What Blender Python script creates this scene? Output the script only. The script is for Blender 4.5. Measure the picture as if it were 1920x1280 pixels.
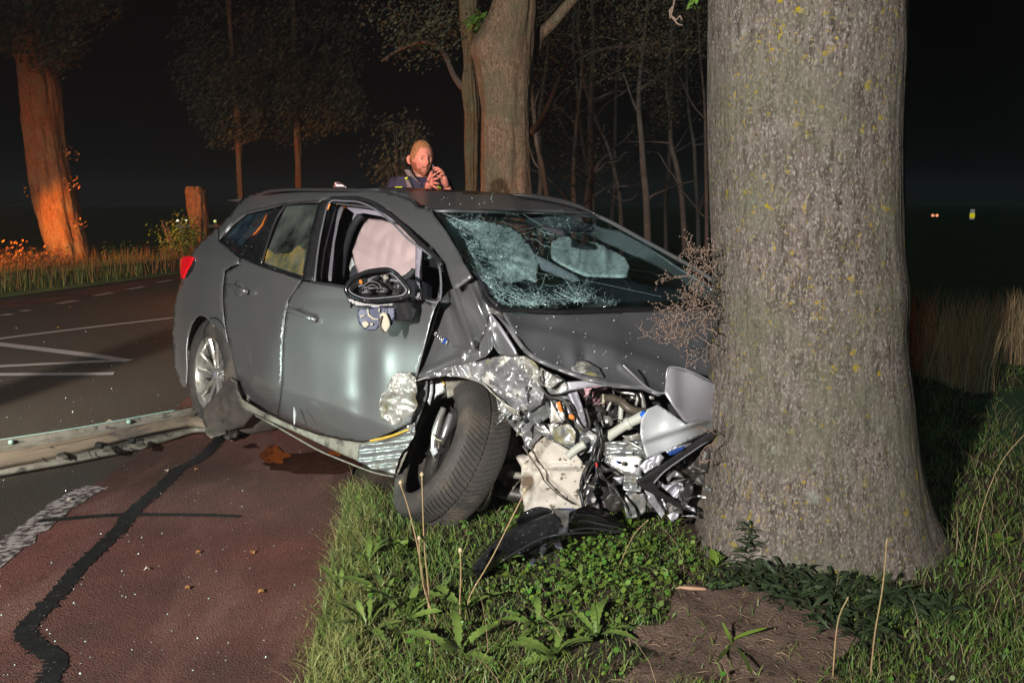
import bpy, bmesh, math, random
import numpy as np
from mathutils import Vector, Matrix, noise, geometry
R = random.Random(7)
for o in list(bpy.data.objects): bpy.data.objects.remove(o)
sc = bpy.context.scene
COL = sc.collection
# ------------------------------------------------------------------ camera
F = 1700.0; PITCH = .1524; H = 1.33
cam_d = bpy.data.cameras.new('camera'); cam = bpy.data.objects.new('camera', cam_d); COL.objects.link(cam)
cam_d.sensor_width = 36; cam_d.lens = F/1920*36; cam_d.clip_end = 2000; cam_d.clip_start = .05
cam.location = (0, 0, H); cam.rotation_euler = (math.pi/2-PITCH, 0, 0)
sc.camera = cam
# ------------------------------------------------------------------ night sky
w = bpy.data.worlds.new('World'); sc.world = w; w.use_nodes = True
nt = w.node_tree; bgn = nt.nodes['Background']
sky = nt.nodes.new('ShaderNodeTexSky'); sky.sky_type = 'NISHITA'; sky.sun_disc = False
sky.sun_elevation = math.radians(-5); sky.sun_rotation = math.radians(200)
nt.links.new(sky.outputs[0], bgn.inputs[0]); bgn.inputs[1].default_value = .32
# ------------------------------------------------------------------ lamps
def lamp(name, kind, loc, color, power, size=.1, target=None, angle=60, blend=.5):
    d = bpy.data.lights.new(name, kind); d.color = color; d.energy = power
    if kind != 'SUN': d.shadow_soft_size = size
    o = bpy.data.objects.new(name, d); COL.objects.link(o); o.location = loc
    if kind == 'SPOT': d.spot_size = math.radians(angle); d.spot_blend = blend
    if target is not None: o.rotation_euler = (Vector(target)-Vector(loc)).to_track_quat('-Z', 'Y').to_euler()
    return o
night_fill = lamp('night_fill', 'SUN', (-12, -20, 13), (.5, .8, .78), .28, target=(1, 6, 0)); night_fill.data.angle = math.radians(3)  # added fill that lifts the dark field; no moon seen
lamp('flood_light', 'SPOT', (-2.0, -2.1, 2.25), (1, .93, .87), 2850, .06, (-.45, 4.4, 1.0), 84, 1)
lamp('side_flood_light', 'SPOT', (-4.3, 3.2, .8), (.82, 1, .88), 420, .10, (-.70, 4.1, .34), 22, .45)
lamp('road_flood_light', 'SPOT', (-3.95, -.5, 1.9), (1, .84, .7), 4200, .05, (-4.3, 8.0, 0), 46, .8)
lamp('trunk_fill_light', 'SPOT', (-2.6, .5, 2.7), (1, .72, .48), 1100, .08, (.1, 10.8, 2.6), 24, .8)  # added spot to brighten the double trunk, no such source seen
lamp('amber_beacon_lamp', 'SPOT', (-8.9, 12.9, .9), (1, .22, .02), 430, .15, (-8.6, 18, 1.25), 84, .7)
lamp('amber_vehicle_lamp', 'SPOT', (-8.8, 13.0, .8), (1, .25, .03), 2600, .12, (-6.9, 22, 1.2), 26, .6)
lamp('glow_lamp', 'POINT', (-2.7, 12.5, .45), (1, .25, .03), 240, .1)
lamp('red_beacon_lamp', 'SPOT', (-2.9, 2.6, 2.2), (1, .17, .12), 620, .08, (-.65, 6.9, 1.6), 17, .5)
vs = sc.view_settings; vs.view_transform = 'Standard'; vs.look = 'None'; vs.gamma = 1; vs.exposure = 0; vs.use_curve_mapping = False
# ------------------------------------------------------------------ projection helpers (the photograph measured into the place)
CP, SP = math.cos(PITCH), math.sin(PITCH); CAM = Vector((0, 0, H))
def ray(px, py):
    u = (640-py)/F
    return Vector(((px-960)/F, CP+u*SP, -SP+u*CP))
def at(px, py, t): return CAM+ray(px, py)*t
def g(px, py, z=0.):
    d = ray(px, py); return CAM+d*((z-H)/d.z)
def atY(px, py, y):
    d = ray(px, py); return CAM+d*(y/d.y)
# car frame
TX, TY, YAW, CPI, CRO, DZ = -1.0891, 5.6782, -.8605, .029, -.0952, -.0537
def rot_car():
    c, s = math.cos(CPI), math.sin(CPI); A = Matrix(((c, 0, s), (0, 1, 0), (-s, 0, c)))
    c, s = math.cos(CRO), math.sin(CRO); B = Matrix(((1, 0, 0), (0, c, -s), (0, s, c)))
    c, s = math.cos(YAW), math.sin(YAW); Z = Matrix(((c, -s, 0), (s, c, 0), (0, 0, 1)))
    return Z @ B @ A
M3 = rot_car(); CARM = Matrix.Translation((TX, TY, DZ)) @ M3.to_4x4(); CARI = CARM.inverted()
def loc(p): return CARI @ p
# ------------------------------------------------------------------ object helpers
def tagit(o, label=None, cat=None, group=None, kind=None):
    if label: o['label'] = label
    if cat: o['category'] = cat
    if group: o['group'] = group
    if kind: o['kind'] = kind
    return o
def empty(name, l=(0, 0, 0), label=None, cat=None, group=None, mw=None):
    o = bpy.data.objects.new(name, None); COL.objects.link(o); o.empty_display_size = .1
    o.matrix_world = mw if mw is not None else Matrix.Translation(l)
    return tagit(o, label, cat, group)
def mesh(name, vs_, fs, mat, parent=None, smooth=True, solid=0, local=False, sub=0, offset=-1, es=None):
    """vs_ in world space unless local; stored relative to the parent thing"""
    me = bpy.data.meshes.new(name); base = Matrix.Identity(4)
    if parent is not None and not local:
        p = parent; base = Matrix.Identity(4)
        chain = []
        while p is not None: chain.append(p); p = p.parent
        for q in reversed(chain): base = base @ q.matrix_basis
        inv = base.inverted(); vs_ = [inv @ Vector(v) for v in vs_]
    me.from_pydata([tuple(v) for v in vs_], es or [], fs)
    if smooth: me.polygons.foreach_set('use_smooth', [True]*len(me.polygons))
    o = bpy.data.objects.new(name, me); COL.objects.link(o)
    if parent is not None: o.parent = parent
    if mat: me.materials.append(mat)
    if solid:
        m = o.modifiers.new('thick', 'SOLIDIFY'); m.thickness = solid; m.offset = offset
    if sub:
        m = o.modifiers.new('sub', 'SUBSURF'); m.levels = sub; m.render_levels = sub
    return o
def inpoly(x, y, P):
    c = False; n = len(P); j = n-1
    for i in range(n):
        if (P[i][1] > y) != (P[j][1] > y) and x < (P[j][0]-P[i][0])*(y-P[i][1])/(P[j][1]-P[i][1])+P[i][0]: c = not c
        j = i
    return c
def resample(P, step, closed=True):
    out = []; n = len(P)
    for i in range(n if closed else n-1):
        a, b = Vector(P[i]), Vector(P[(i+1) % n]); k = max(1, int((b-a).length/step))
        for q in range(k): out.append(a.lerp(b, q/k))
    if not closed: out.append(Vector(P[-1]))
    return out
def smoothline(P, n=6, closed=False):
    """Catmull-Rom through points of any dimension"""
    P = [Vector(p) for p in P]; out = []; m = len(P)
    for i in range(m if closed else m-1):
        p0 = P[(i-1) % m] if closed else P[max(i-1, 0)]; p1 = P[i]; p2 = P[(i+1) % m]; p3 = P[(i+2) % m] if closed else P[min(i+2, m-1)]
        for k in range(n):
            t = k/n; out.append(.5*((2*p1)+(p2-p0)*t+(2*p0-5*p1+4*p2-p3)*t*t+(3*p1-3*p2+p3-p0)*t**3))
    if not closed: out.append(P[-1])
    return out
def tri_px(outline, step):
    B = resample(outline, step); n = len(B)
    xs = [p[0] for p in B]; ys = [p[1] for p in B]; pts = [Vector((p[0], p[1])) for p in B]
    y = min(ys)+step*.5; r = 0
    while y < max(ys):
        x = min(xs)+step*(.5 if r % 2 else 0)+.01
        while x < max(xs):
            if inpoly(x, y, B):
                ok = all((x-b[0])**2+(y-b[1])**2 > (step*.55)**2 for b in B)
                if ok: pts.append(Vector((x, y)))
            x += step
        y += step*.866; r += 1
    v, e, f, *_ = geometry.delaunay_2d_cdt(pts, [(i, (i+1) % n) for i in range(n)], [], 1, 1e-4)
    fs = []
    for t in f:
        c = sum((v[i] for i in t), Vector((0, 0)))/len(t)
        if inpoly(c.x, c.y, B): fs.append(tuple(t))
    return v, fs
def dfield(ctrl):
    """depth field through measured control points: affine fit + inverse-distance residual"""
    A = np.array([[1, c[0]/1000, c[1]/1000] for c in ctrl]); b = np.array([c[2] for c in ctrl])
    if len(ctrl) >= 3: co = np.linalg.lstsq(A.T@A+np.eye(3)*1e-6, A.T@b, rcond=None)[0]
    else: co = np.array([b.mean(), 0, 0])
    res = b-A@co
    def f(x, y):
        s = 0; wq = 0
        for c, r_ in zip(ctrl, res):
            d = ((x-c[0])**2+(y-c[1])**2)+25; k = 1/d; s += k*r_; wq += k
        return co[0]+co[1]*x/1000+co[2]*y/1000+s/wq
    return f
def patch(name, outline, depth, mat, parent=None, step=8, bump=None, solid=.004, smooth=True, sub=0):
    """depth: function (px,py)->world point | list of control points | number"""
    v, fs = tri_px(outline, step)
    if callable(depth): P = [depth(p.x, p.y) for p in v]
    else:
        f = dfield(depth) if not isinstance(depth, (int, float)) else (lambda x, y: depth)
        P = [at(p.x, p.y, f(p.x, p.y)) for p in v]
    if bump:
        P = [p-ray(q.x, q.y).normalized()*bump(q.x, q.y, p) for p, q in zip(P, v)]
    # orient towards the camera so the thickness goes backwards
    fs2 = []
    for t in fs:
        n = (P[t[1]]-P[t[0]]).cross(P[t[2]]-P[t[0]])
        fs2.append(t if n.dot(P[t[0]]-CAM) < 0 else tuple(reversed(t)))
    return mesh(name, P, fs2, mat, parent, smooth, solid, sub=sub)
def tube(name, pts, r, mat, parent=None, seg=8, smooth=True, closed=False, sm=5, local=False):
    """pts world Vectors; r number or list"""
    rr = r if isinstance(r, (list, tuple)) else [r]*len(pts)
    P4 = [Vector((*p, q)) for p, q in zip(pts, rr)]
    if sm: P4 = smoothline(P4, sm, closed)
    n = len(P4); vs_ = []; fs = []
    up = Vector((0, 0, 1)); prev = None
    for i in range(n):
        p = Vector(P4[i][:3]); a = Vector(P4[(i-1) % n if closed else max(i-1, 0)][:3]); b = Vector(P4[(i+1) % n if closed else min(i+1, n-1)][:3])
        t = (b-a).normalized() if (b-a).length > 1e-9 else Vector((0, 0, 1))
        if prev is None: s = t.cross(up if abs(t.z) < .9 else Vector((1, 0, 0))).normalized()
        else: s = (prev-t*prev.dot(t)).normalized()
        prev = s; q = t.cross(s)
        for k in range(seg):
            an = 2*math.pi*k/seg; vs_.append(p+(s*math.cos(an)+q*math.sin(an))*P4[i][3])
    for i in range(n if closed else n-1):
        j = (i+1) % n
        for k in range(seg):
            k2 = (k+1) % seg; fs.append((i*seg+k, i*seg+k2, j*seg+k2, j*seg+k))
    if not closed: fs.append(tuple(reversed(range(seg)))); fs.append(tuple((n-1)*seg+k for k in range(seg)))
    if name is None: return vs_, fs
    return mesh(name, vs_, fs, mat, parent, smooth, local=local)
def ptube(name, pts, r, mat, parent=None, seg=8, sm=5, closed=False):
    """r in pixels of the photograph at the tube's distance"""
    rr = [r]*len(pts) if isinstance(r, (int, float)) else r
    return tube(name, [at(*p) for p in pts], [q*p[2]/F for q, p in zip(rr, pts)], mat, parent, seg, sm=sm, closed=closed)
def rows(name, lines, mat, parent=None, n=40, solid=.004, bump=None, smooth=True):
    """loft between px polylines, each (points, depth) with depth = ('z',h) or ('t',d0,d1)"""
    L = []
    for pts, dp in lines:
        S = smoothline(pts, 8); ln = [0]
        for a, b in zip(S, S[1:]): ln.append(ln[-1]+(b-a).length)
        out = []
        for k in range(n):
            s = ln[-1]*k/(n-1); j = 0
            while j < len(ln)-2 and ln[j+1] < s: j += 1
            q = S[j].lerp(S[j+1], (s-ln[j])/max(1e-9, ln[j+1]-ln[j]))
            if dp[0] == 'z': p = g(q[0], q[1], dp[1] if len(dp) < 3 else dp[1]+(dp[2]-dp[1])*k/(n-1))
            else: p = at(q[0], q[1], dp[1]+(dp[2]-dp[1])*k/(n-1))
            out.append(p)
        L.append(out)
    m = len(L); vs_ = [p for l in L for p in l]
    if bump: vs_ = [p+Vector(bump(p)) for p in vs_]
    fs = [(i*n+k, i*n+k+1, (i+1)*n+k+1, (i+1)*n+k) for i in range(m-1) for k in range(n-1)]
    return mesh(name, vs_, fs, mat, parent, smooth, solid)
def crease(scale, amp, seed=0, sharp=True):
    """crumpled sheet: ridged folds from cell noise"""
    off = Vector((seed*3.1, seed*1.7, seed*2.3))
    def f(x, y, p):
        q = Vector((p.x, p.y*1.0, p.z))/scale+off
        d = noise.voronoi(q)[0]
        a = (d[1]-d[0]) if sharp else d[0]
        return amp*(a-.3)+amp*.4*noise.noise(q*.7)
    return f
def box(name, c, s, mat, parent=None, bev=.004, rot=None, local=False):
    vs_ = []; fs = []
    bm = bmesh.new(); bmesh.ops.create_cube(bm, size=1)
    for v in bm.verts: v.co = Vector((v.co.x*s[0], v.co.y*s[1], v.co.z*s[2]))
    if bev: bmesh.ops.bevel(bm, geom=bm.edges[:], offset=bev, segments=2, affect='EDGES', profile=.5)
    bm.verts.ensure_lookup_table()
    Mx = Matrix.Translation(c) @ (rot.to_4x4() if rot is not None else Matrix.Identity(4))
    vs_ = [Mx @ v.co for v in bm.verts]; fs = [tuple(v.index for v in f.verts) for f in bm.faces]; bm.free()
    return mesh(name, vs_, fs, mat, parent, False, local=local)
# ------------------------------------------------------------------ materials
MAT = {}
def mat(name, col, rough=.6, metal=0., var=None, vscale=20, bump=0, bscale=60, spec=.5, coat=0, alpha=1, trans=0, emit=None, coord='Object', rnd=0, detail=6):
    m = bpy.data.materials.new(name); m.use_nodes = True; n = m.node_tree.nodes; l = m.node_tree.links
    b = n['Principled BSDF']; b.inputs['Roughness'].default_value = rough; b.inputs['Metallic'].default_value = metal
    b.inputs['Specular IOR Level'].default_value = spec; b.inputs['Coat Weight'].default_value = coat
    b.inputs['Base Color'].default_value = (*col, 1); b.inputs['Alpha'].default_value = alpha
    if coat: b.inputs['Coat Roughness'].default_value = .06
    if emit: b.inputs['Emission Color'].default_value = (*emit[0], 1); b.inputs['Emission Strength'].default_value = emit[1]
    tc = n.new('ShaderNodeTexCoord')
    cur = None
    if var is not None:
        nz = n.new('ShaderNodeTexNoise'); nz.inputs['Scale'].default_value = vscale; nz.inputs['Detail'].default_value = detail; nz.inputs['Roughness'].default_value = .65
        l.new(tc.outputs[coord], nz.inputs['Vector'])
        rp = n.new('ShaderNodeValToRGB'); rp.color_ramp.elements[0].position = .35; rp.color_ramp.elements[1].position = .65
        rp.color_ramp.elements[0].color = (*col, 1); rp.color_ramp.elements[1].color = (*var, 1)
        l.new(nz.outputs[0], rp.inputs[0]); cur = rp.outputs[0]
    if rnd:
        ge = n.new('ShaderNodeNewGeometry'); hs = n.new('ShaderNodeHueSaturation')
        mr = n.new('ShaderNodeMapRange'); mr.inputs['To Min'].default_value = 1-rnd; mr.inputs['To Max'].default_value = 1+rnd
        l.new(ge.outputs['Random Per Island'], mr.inputs[0]); l.new(mr.outputs[0], hs.inputs['Value'])
        mu = n.new('ShaderNodeMath'); mu.operation = 'MULTIPLY'; mu.inputs[1].default_value = 7.3
        fr = n.new('ShaderNodeMath'); fr.operation = 'FRACT'; l.new(ge.outputs['Random Per Island'], mu.inputs[0]); l.new(mu.outputs[0], fr.inputs[0])
        m2 = n.new('ShaderNodeMapRange'); m2.inputs['To Min'].default_value = .455; m2.inputs['To Max'].default_value = .525; l.new(fr.outputs[0], m2.inputs[0]); l.new(m2.outputs[0], hs.inputs['Hue'])
        if cur: l.new(cur, hs.inputs['Color'])
        else: hs.inputs['Color'].default_value = (*col, 1)
        cur = hs.outputs[0]
    if cur: l.new(cur, b.inputs['Base Color'])
    if bump:
        nb = n.new('ShaderNodeTexNoise'); nb.inputs['Scale'].default_value = bscale; nb.inputs['Detail'].default_value = 8; l.new(tc.outputs[coord], nb.inputs['Vector'])
        bp = n.new('ShaderNodeBump'); bp.inputs['Strength'].default_value = bump; bp.inputs['Distance'].default_value = .01
        l.new(nb.outputs[0], bp.inputs['Height']); l.new(bp.outputs[0], b.inputs['Normal'])
    MAT[name] = m; return m
def nodes(m): return m.node_tree.nodes, m.node_tree.links, m.node_tree.nodes['Principled BSDF']
def mixin(m, col, thresh, scale, soft=.04, stretch=(1, 1, 1), rough=None, metal=None, detail=5, coord='Object', seed=0., mask=None):
    """lay patches of another colour (dirt, lichen, scraped paint) over a material"""
    n, l, b = nodes(m)
    tc = n.new('ShaderNodeTexCoord'); mp = n.new('ShaderNodeMapping'); mp.inputs['Scale'].default_value = stretch; mp.inputs['Location'].default_value = (seed, seed*.7, seed*.3)
    nz = n.new('ShaderNodeTexNoise'); nz.inputs['Scale'].default_value = scale; nz.inputs['Detail'].default_value = detail; nz.inputs['Roughness'].default_value = .62
    l.new(tc.outputs[coord], mp.inputs[0]); l.new(mp.outputs[0], nz.inputs[0])
    mr = n.new('ShaderNodeMapRange'); mr.inputs['From Min'].default_value = thresh-soft; mr.inputs['From Max'].default_value = thresh+soft; l.new(nz.outputs[0], mr.inputs[0])
    if mask:
        n2 = n.new('ShaderNodeTexNoise'); n2.inputs['Scale'].default_value = mask[0]; n2.inputs['Detail'].default_value = 4; l.new(mp.outputs[0], n2.inputs[0])
        mr2 = n.new('ShaderNodeMapRange'); mr2.inputs['From Min'].default_value = mask[1]-mask[2]; mr2.inputs['From Max'].default_value = mask[1]+mask[2]; l.new(n2.outputs[0], mr2.inputs[0])
        mm = n.new('ShaderNodeMath'); mm.operation = 'MULTIPLY'; l.new(mr.outputs[0], mm.inputs[0]); l.new(mr2.outputs[0], mm.inputs[1]); mr = mm
    mx = n.new('ShaderNodeMix'); mx.data_type = 'RGBA'; l.new(mr.outputs[0], mx.inputs[0]); mx.inputs[7].default_value = (*col, 1)
    s = b.inputs['Base Color']
    if s.is_linked: l.new(s.links[0].from_socket, mx.inputs[6])
    else: mx.inputs[6].default_value = s.default_value
    l.new(mx.outputs[2], s)
    for nm, val in (('Roughness', rough), ('Metallic', metal)):
        if val is not None:
            m3 = n.new('ShaderNodeMix'); l.new(mr.outputs[0], m3.inputs[0]); si = b.inputs[nm]
            if si.is_linked: l.new(si.links[0].from_socket, m3.inputs[2])
            else: m3.inputs[2].default_value = si.default_value
            m3.inputs[3].default_value = val; l.new(m3.outputs[0], si)
    return mr
paint = mat('grey_paint', (.25, .262, .272), .29, .66, bump=.035, bscale=3, coat=.5, var=(.275, .285, .292), vscale=300)
mixin(paint, (.24, .24, .235), .62, 2.2, .2, rough=.38, metal=.58)
mat('hood_paint', (.22, .225, .245), .38, .4, coat=.12, bump=.02, bscale=3)
bare = mat('bare_metal', (.6, .6, .57), .4, .6, var=(.36, .36, .33), vscale=9, bump=.2, bscale=26)
mixin(bare, (.13, .12, .07), .57, 9, .05, rough=.7, metal=.1)
mat('scraped_metal', (.46, .47, .48), .36, .6, var=(.2, .21, .22), vscale=12, bump=.25, bscale=40)
mixin(MAT['scraped_metal'], (.2, .19, .08), .58, 7, .03, rough=.8, metal=0, seed=4)
mixin(MAT['scraped_metal'], (.55, .55, .5), .6, 13, .02, rough=.5, metal=.2, seed=9)
mat('body_steel', (.33, .35, .35), .35, .6, var=(.25, .27, .27), vscale=8, bump=.12, bscale=25)
mixin(MAT['body_steel'], (.12, .1, .07), .6, 12, .06, rough=.8, metal=0)
mat('bright_silver', (.47, .47, .53), .38, .45, var=(.42, .42, .47), vscale=4, coat=.3)
mat('pale_panel', (.42, .45, .46), .5, .1, var=(.38, .41, .42), vscale=5)
mat('dirty_sill', (.27, .27, .225), .6, .1, var=(.15, .14, .11), vscale=11, bump=.2, bscale=30)
mixin(MAT['dirty_sill'], (.07, .07, .06), .6, 9, .03, rough=.8)
mat('black_plastic', (.022, .022, .024), .38, 0, var=(.03, .03, .032), vscale=15, bump=.1, bscale=80)
mat('gloss_black', (.008, .009, .011), .12, 0, spec=.6, var=(.02, .02, .022), vscale=8)
mixin(MAT['gloss_black'], (.16, .16, .16), .66, 18, .03, stretch=(1, 5, 5), rough=.6)
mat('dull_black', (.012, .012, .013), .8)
mat('dark_steel', (.09, .088, .085), .5, .5, var=(.045, .04, .035), vscale=20, bump=.2, bscale=50)
mat('alloy', (.6, .6, .57), .3, .75, var=(.5, .5, .46), vscale=9)
mixin(MAT['alloy'], (.2, .18, .13), .6, 10, .08, rough=.7, metal=.1)
mat('tyre_rubber', (.04, .038, .036), .7, 0, var=(.062, .057, .052), vscale=14, bump=.3, bscale=90)
mixin(MAT['tyre_rubber'], (.12, .1, .075), .6, 6, .08, rough=.9)
mat('dusty_liner', (.22, .2, .17), .85, 0, var=(.12, .11, .09), vscale=8)
mat('tank_plastic', (.55, .52, .46), .5, 0, var=(.46, .43, .37), vscale=5, bump=.1, bscale=15)
mixin(MAT['tank_plastic'], (.12, .085, .055), .58, 7, .05, rough=.9, seed=2)
mixin(MAT['tank_plastic'], (.1, .075, .05), .62, 26, .03, rough=.9, seed=5)
mat('pink_tank', (.5, .3, .33), .35, 0, var=(.42, .22, .26), vscale=6)
mat('white_plastic', (.5, .52, .46), .45, 0, var=(.4, .42, .37), vscale=9)
mat('hose', (.10, .085, .06), .45, 0, var=(.055, .045, .035), vscale=14)
mat('blue_cap', (.01, .12, .62), .35)
mat('orange_plastic', (.8, .2, .03), .4); mat('red_plastic', (.6, .03, .03), .4)
mat('yellow_foam', (.62, .42, .06), .8, 0, var=(.45, .28, .03), vscale=30, bump=.4, bscale=60)
mat('airbag_rose', (.56, .43, .43), .8, 0, var=(.5, .38, .38), vscale=4, bump=.12, bscale=8)
mat('airbag_white', (.72, .76, .76), .85, 0, var=(.55, .6, .6), vscale=5, bump=.3, bscale=10)
mat('grey_trim', (.2, .2, .23), .7, 0, var=(.16, .16, .19), vscale=6)
mat('pale_trim', (.36, .34, .4), .7, 0, var=(.3, .28, .33), vscale=6)
mat('dark_trim', (.02, .021, .026), .7); mat('seat_cloth', (.035, .037, .05), .9, bump=.2, bscale=120)
mat('chrome', (.75, .75, .78), .15, 1); mat('silver_letter', (.72, .71, .7), .25, .8)
mat('sticker_blue', (.02, .08, .38), .4); mat('backing_blue', (.035, .042, .08), .5, .2, var=(.06, .07, .12), vscale=10)
mat('cream', (.42, .4, .3), .6, var=(.45, .43, .33), vscale=30)
mat('tail_red', (.62, .006, .012), .18, 0, coat=.6, emit=((1, .01, .02), .25))
mat('rail_metal', (.2, .2, .2), .35, .8); mat('blue_edge', (.02, .06, .25), .3, .3)
mat('orange_reflection_and_clip', (.75, .22, .015), .7, 0, var=(.55, .12, .01), vscale=12, bump=.3, bscale=20)  # orange window reflection put into the colour; also colours a mirror clip
mat('ochre_reflection', (.85, .5, .08), .7, 0, var=(.1, .14, .07), vscale=9, detail=3, bump=.3, bscale=20)  # warm reflection in the rear door glass, painted as colour
def glass(name, tint, dens, rough=.03, fog=None, fscale=6, fth=.5):
    m = bpy.data.materials.new(name); m.use_nodes = True; n = m.node_tree.nodes; l = m.node_tree.links
    for x in list(n):
        if x.type != 'OUTPUT_MATERIAL': n.remove(x)
    out = n[0] if n[0].type == 'OUTPUT_MATERIAL' else n['Material Output']
    tr = n.new('ShaderNodeBsdfTransparent'); tr.inputs[0].default_value = (*tint, 1)
    gl = n.new('ShaderNodeBsdfGlossy'); gl.inputs['Roughness'].default_value = rough; gl.inputs[0].default_value = (.9, .95, .95, 1)
    lw = n.new('ShaderNodeLayerWeight'); lw.inputs[0].default_value = .3; fr = n.new('ShaderNodeMath'); fr.operation = 'MULTIPLY_ADD'; fr.inputs[1].default_value = .12; fr.inputs[2].default_value = .03; l.new(lw.outputs['Facing'], fr.inputs[0])
    mx = n.new('ShaderNodeMixShader'); l.new(fr.outputs[0], mx.inputs[0]); l.new(tr.outputs[0], mx.inputs[1]); l.new(gl.outputs[0], mx.inputs[2])
    cur = mx.outputs[0]
    if fog:
        df = n.new('ShaderNodeBsdfDiffuse'); df.inputs[0].default_value = (*fog, 1)
        tc = n.new('ShaderNodeTexCoord'); nz = n.new('ShaderNodeTexNoise'); nz.inputs['Scale'].default_value = fscale; nz.inputs['Detail'].default_value = 7; nz.inputs['Roughness'].default_value = .6
        l.new(tc.outputs['Object'], nz.inputs[0]); mr = n.new('ShaderNodeMapRange'); mr.inputs['From Min'].default_value = fth-.2; mr.inputs['From Max'].default_value = fth+.25; mr.inputs['To Max'].default_value = dens
        l.new(nz.outputs[0], mr.inputs[0]); m2 = n.new('ShaderNodeMixShader'); l.new(mr.outputs[0], m2.inputs[0]); l.new(cur, m2.inputs[1]); l.new(df.outputs[0], m2.inputs[2]); cur = m2.outputs[0]
    l.new(cur, out.inputs[0]); MAT[name] = m; return m
glass('windscreen_glass', (.70, .84, .84), .10, .03, (.10, .2, .2), 5, .6)
glass('rear_door_glass', (.6, .64, .58), .5, .06, (.24, .28, .25), 5, .5)
glass('clear_glass', (.5, .56, .56), .1)
mat('glass_crack', (.3, .48, .48), .25, 0, spec=.8); mat('glass_chip', (.6, .8, .78), .15, 0, spec=.9)
mat('skin', (.56, .27, .2), .5, 0, var=(.5, .22, .16), vscale=12); mat('hair', (.32, .19, .085), .6, 0, var=(.22, .12, .05), vscale=60)
mat('beard', (.2, .085, .04), .75, 0, var=(.3, .13, .07), vscale=90); mat('navy_cloth', (.022, .027, .06), .8, 0, bump=.2, bscale=40)
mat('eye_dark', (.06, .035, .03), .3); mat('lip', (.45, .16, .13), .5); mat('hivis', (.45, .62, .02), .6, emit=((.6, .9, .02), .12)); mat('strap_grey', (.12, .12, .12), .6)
mat('teeth', (.7, .62, .55), .4)
# ground materials
def speck(m, th=.72, scale=260, col=(.5, .48, .45)): return mixin(m, col, th, scale, .015, detail=1)
asphalt = mat('asphalt', (.05, .042, .033), .85, 0, var=(.085, .072, .056), vscale=90, bump=.9, bscale=160, spec=.3)
mixin(asphalt, (.07, .066, .056), .52, 1.2, .2); speck(asphalt, .7, 120, (.22, .21, .18))
redasph = mat('red_asphalt', (.15, .056, .044), .85, 0, var=(.24, .095, .073), vscale=120, bump=1., bscale=170, spec=.3)
mixin(redasph, (.115, .05, .044), .54, 1.6, .16); speck(redasph, .7, 140, (.33, .2, .18)); mixin(redasph, (.085, .045, .035), .5, .9, .1, detail=9, seed=9); mixin(redasph, (.19, .1, .08), .6, 3.5, .08, detail=10, seed=19, stretch=(1, .3, 1)); mixin(redasph, (.035, .02, .018), .66, 90, .03, detail=2, seed=3)
mat('road_paint', (.5, .49, .5), .7, 0, var=(.36, .35, .36), vscale=60, bump=.3, bscale=120)
mat('worn_paint', (.42, .38, .37), .8, 0, bump=.5, bscale=150); mixin(MAT['worn_paint'], (.07, .055, .05), .5, 34, .05)
mat('tar', (.006, .007, .007), .6, 0, bump=.3, bscale=60, var=(.015, .016, .015), vscale=20); speck(MAT['tar'], .73, 110, (.3, .3, .3))
mat('oil_film', (.022, .010, .007), .9, 0, spec=.05, var=(.05, .02, .014), vscale=18, bump=.5, bscale=120)
mat('puddle_glint', (.26, .06, .008), .6, 0, spec=.2, var=(.05, .014, .006), vscale=34, bump=.5, bscale=60)  # orange beacon reflections in the wet puddle, painted as colour
soil = mat('verge_soil', (.05, .036, .026), .95, 0, var=(.095, .066, .05), vscale=30, bump=1, bscale=60, spec=.2)
mixin(soil, (.012, .022, .009), .54, 2.2, .1); mixin(soil, (.16, .12, .09), .69, 70, .02, seed=2)
mat('bare_soil', (.11, .075, .058), .95, 0, var=(.19, .13, .1), vscale=14, bump=.7, bscale=110, spec=.2, detail=12); mixin(MAT['bare_soil'], (.3, .2, .14), .68, 75, .03, detail=3); mixin(MAT['bare_soil'], (.03, .02, .015), .62, 30, .05, detail=8, seed=4)
mat('field', (.04, .085, .045), .95, 0, var=(.065, .115, .055), vscale=1.5, bump=1, bscale=9, spec=.1)
mat('blade', (.078, .14, .026), .55, 0, rnd=.55); mat('blade_yellow', (.17, .2, .06), .6, 0, rnd=.4); mat('straw', (.26, .2, .11), .7, 0, rnd=.4)
mat('straw_dull', (.13, .11, .05), .8, 0, rnd=.6); mat('clover', (.07, .15, .02), .5, 0, rnd=.45); mat('dandelion', (.05, .125, .022), .5, 0, var=(.1, .19, .04), vscale=14, rnd=.3)
mat('dark_leaf', (.02, .042, .016), .6, 0, rnd=.5); mat('stalk', (.36, .22, .14), .6, 0, var=(.28, .24, .1), vscale=9); mat('seed_head', (.4, .33, .2), .8)
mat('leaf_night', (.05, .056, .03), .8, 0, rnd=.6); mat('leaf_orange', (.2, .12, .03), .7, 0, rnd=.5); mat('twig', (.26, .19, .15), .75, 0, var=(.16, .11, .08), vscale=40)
mat('dry_leaf', (.4, .17, .04), .6, 0, var=(.3, .2, .08), vscale=30); mat('wood_chip', (.4, .25, .16), .8)
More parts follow.
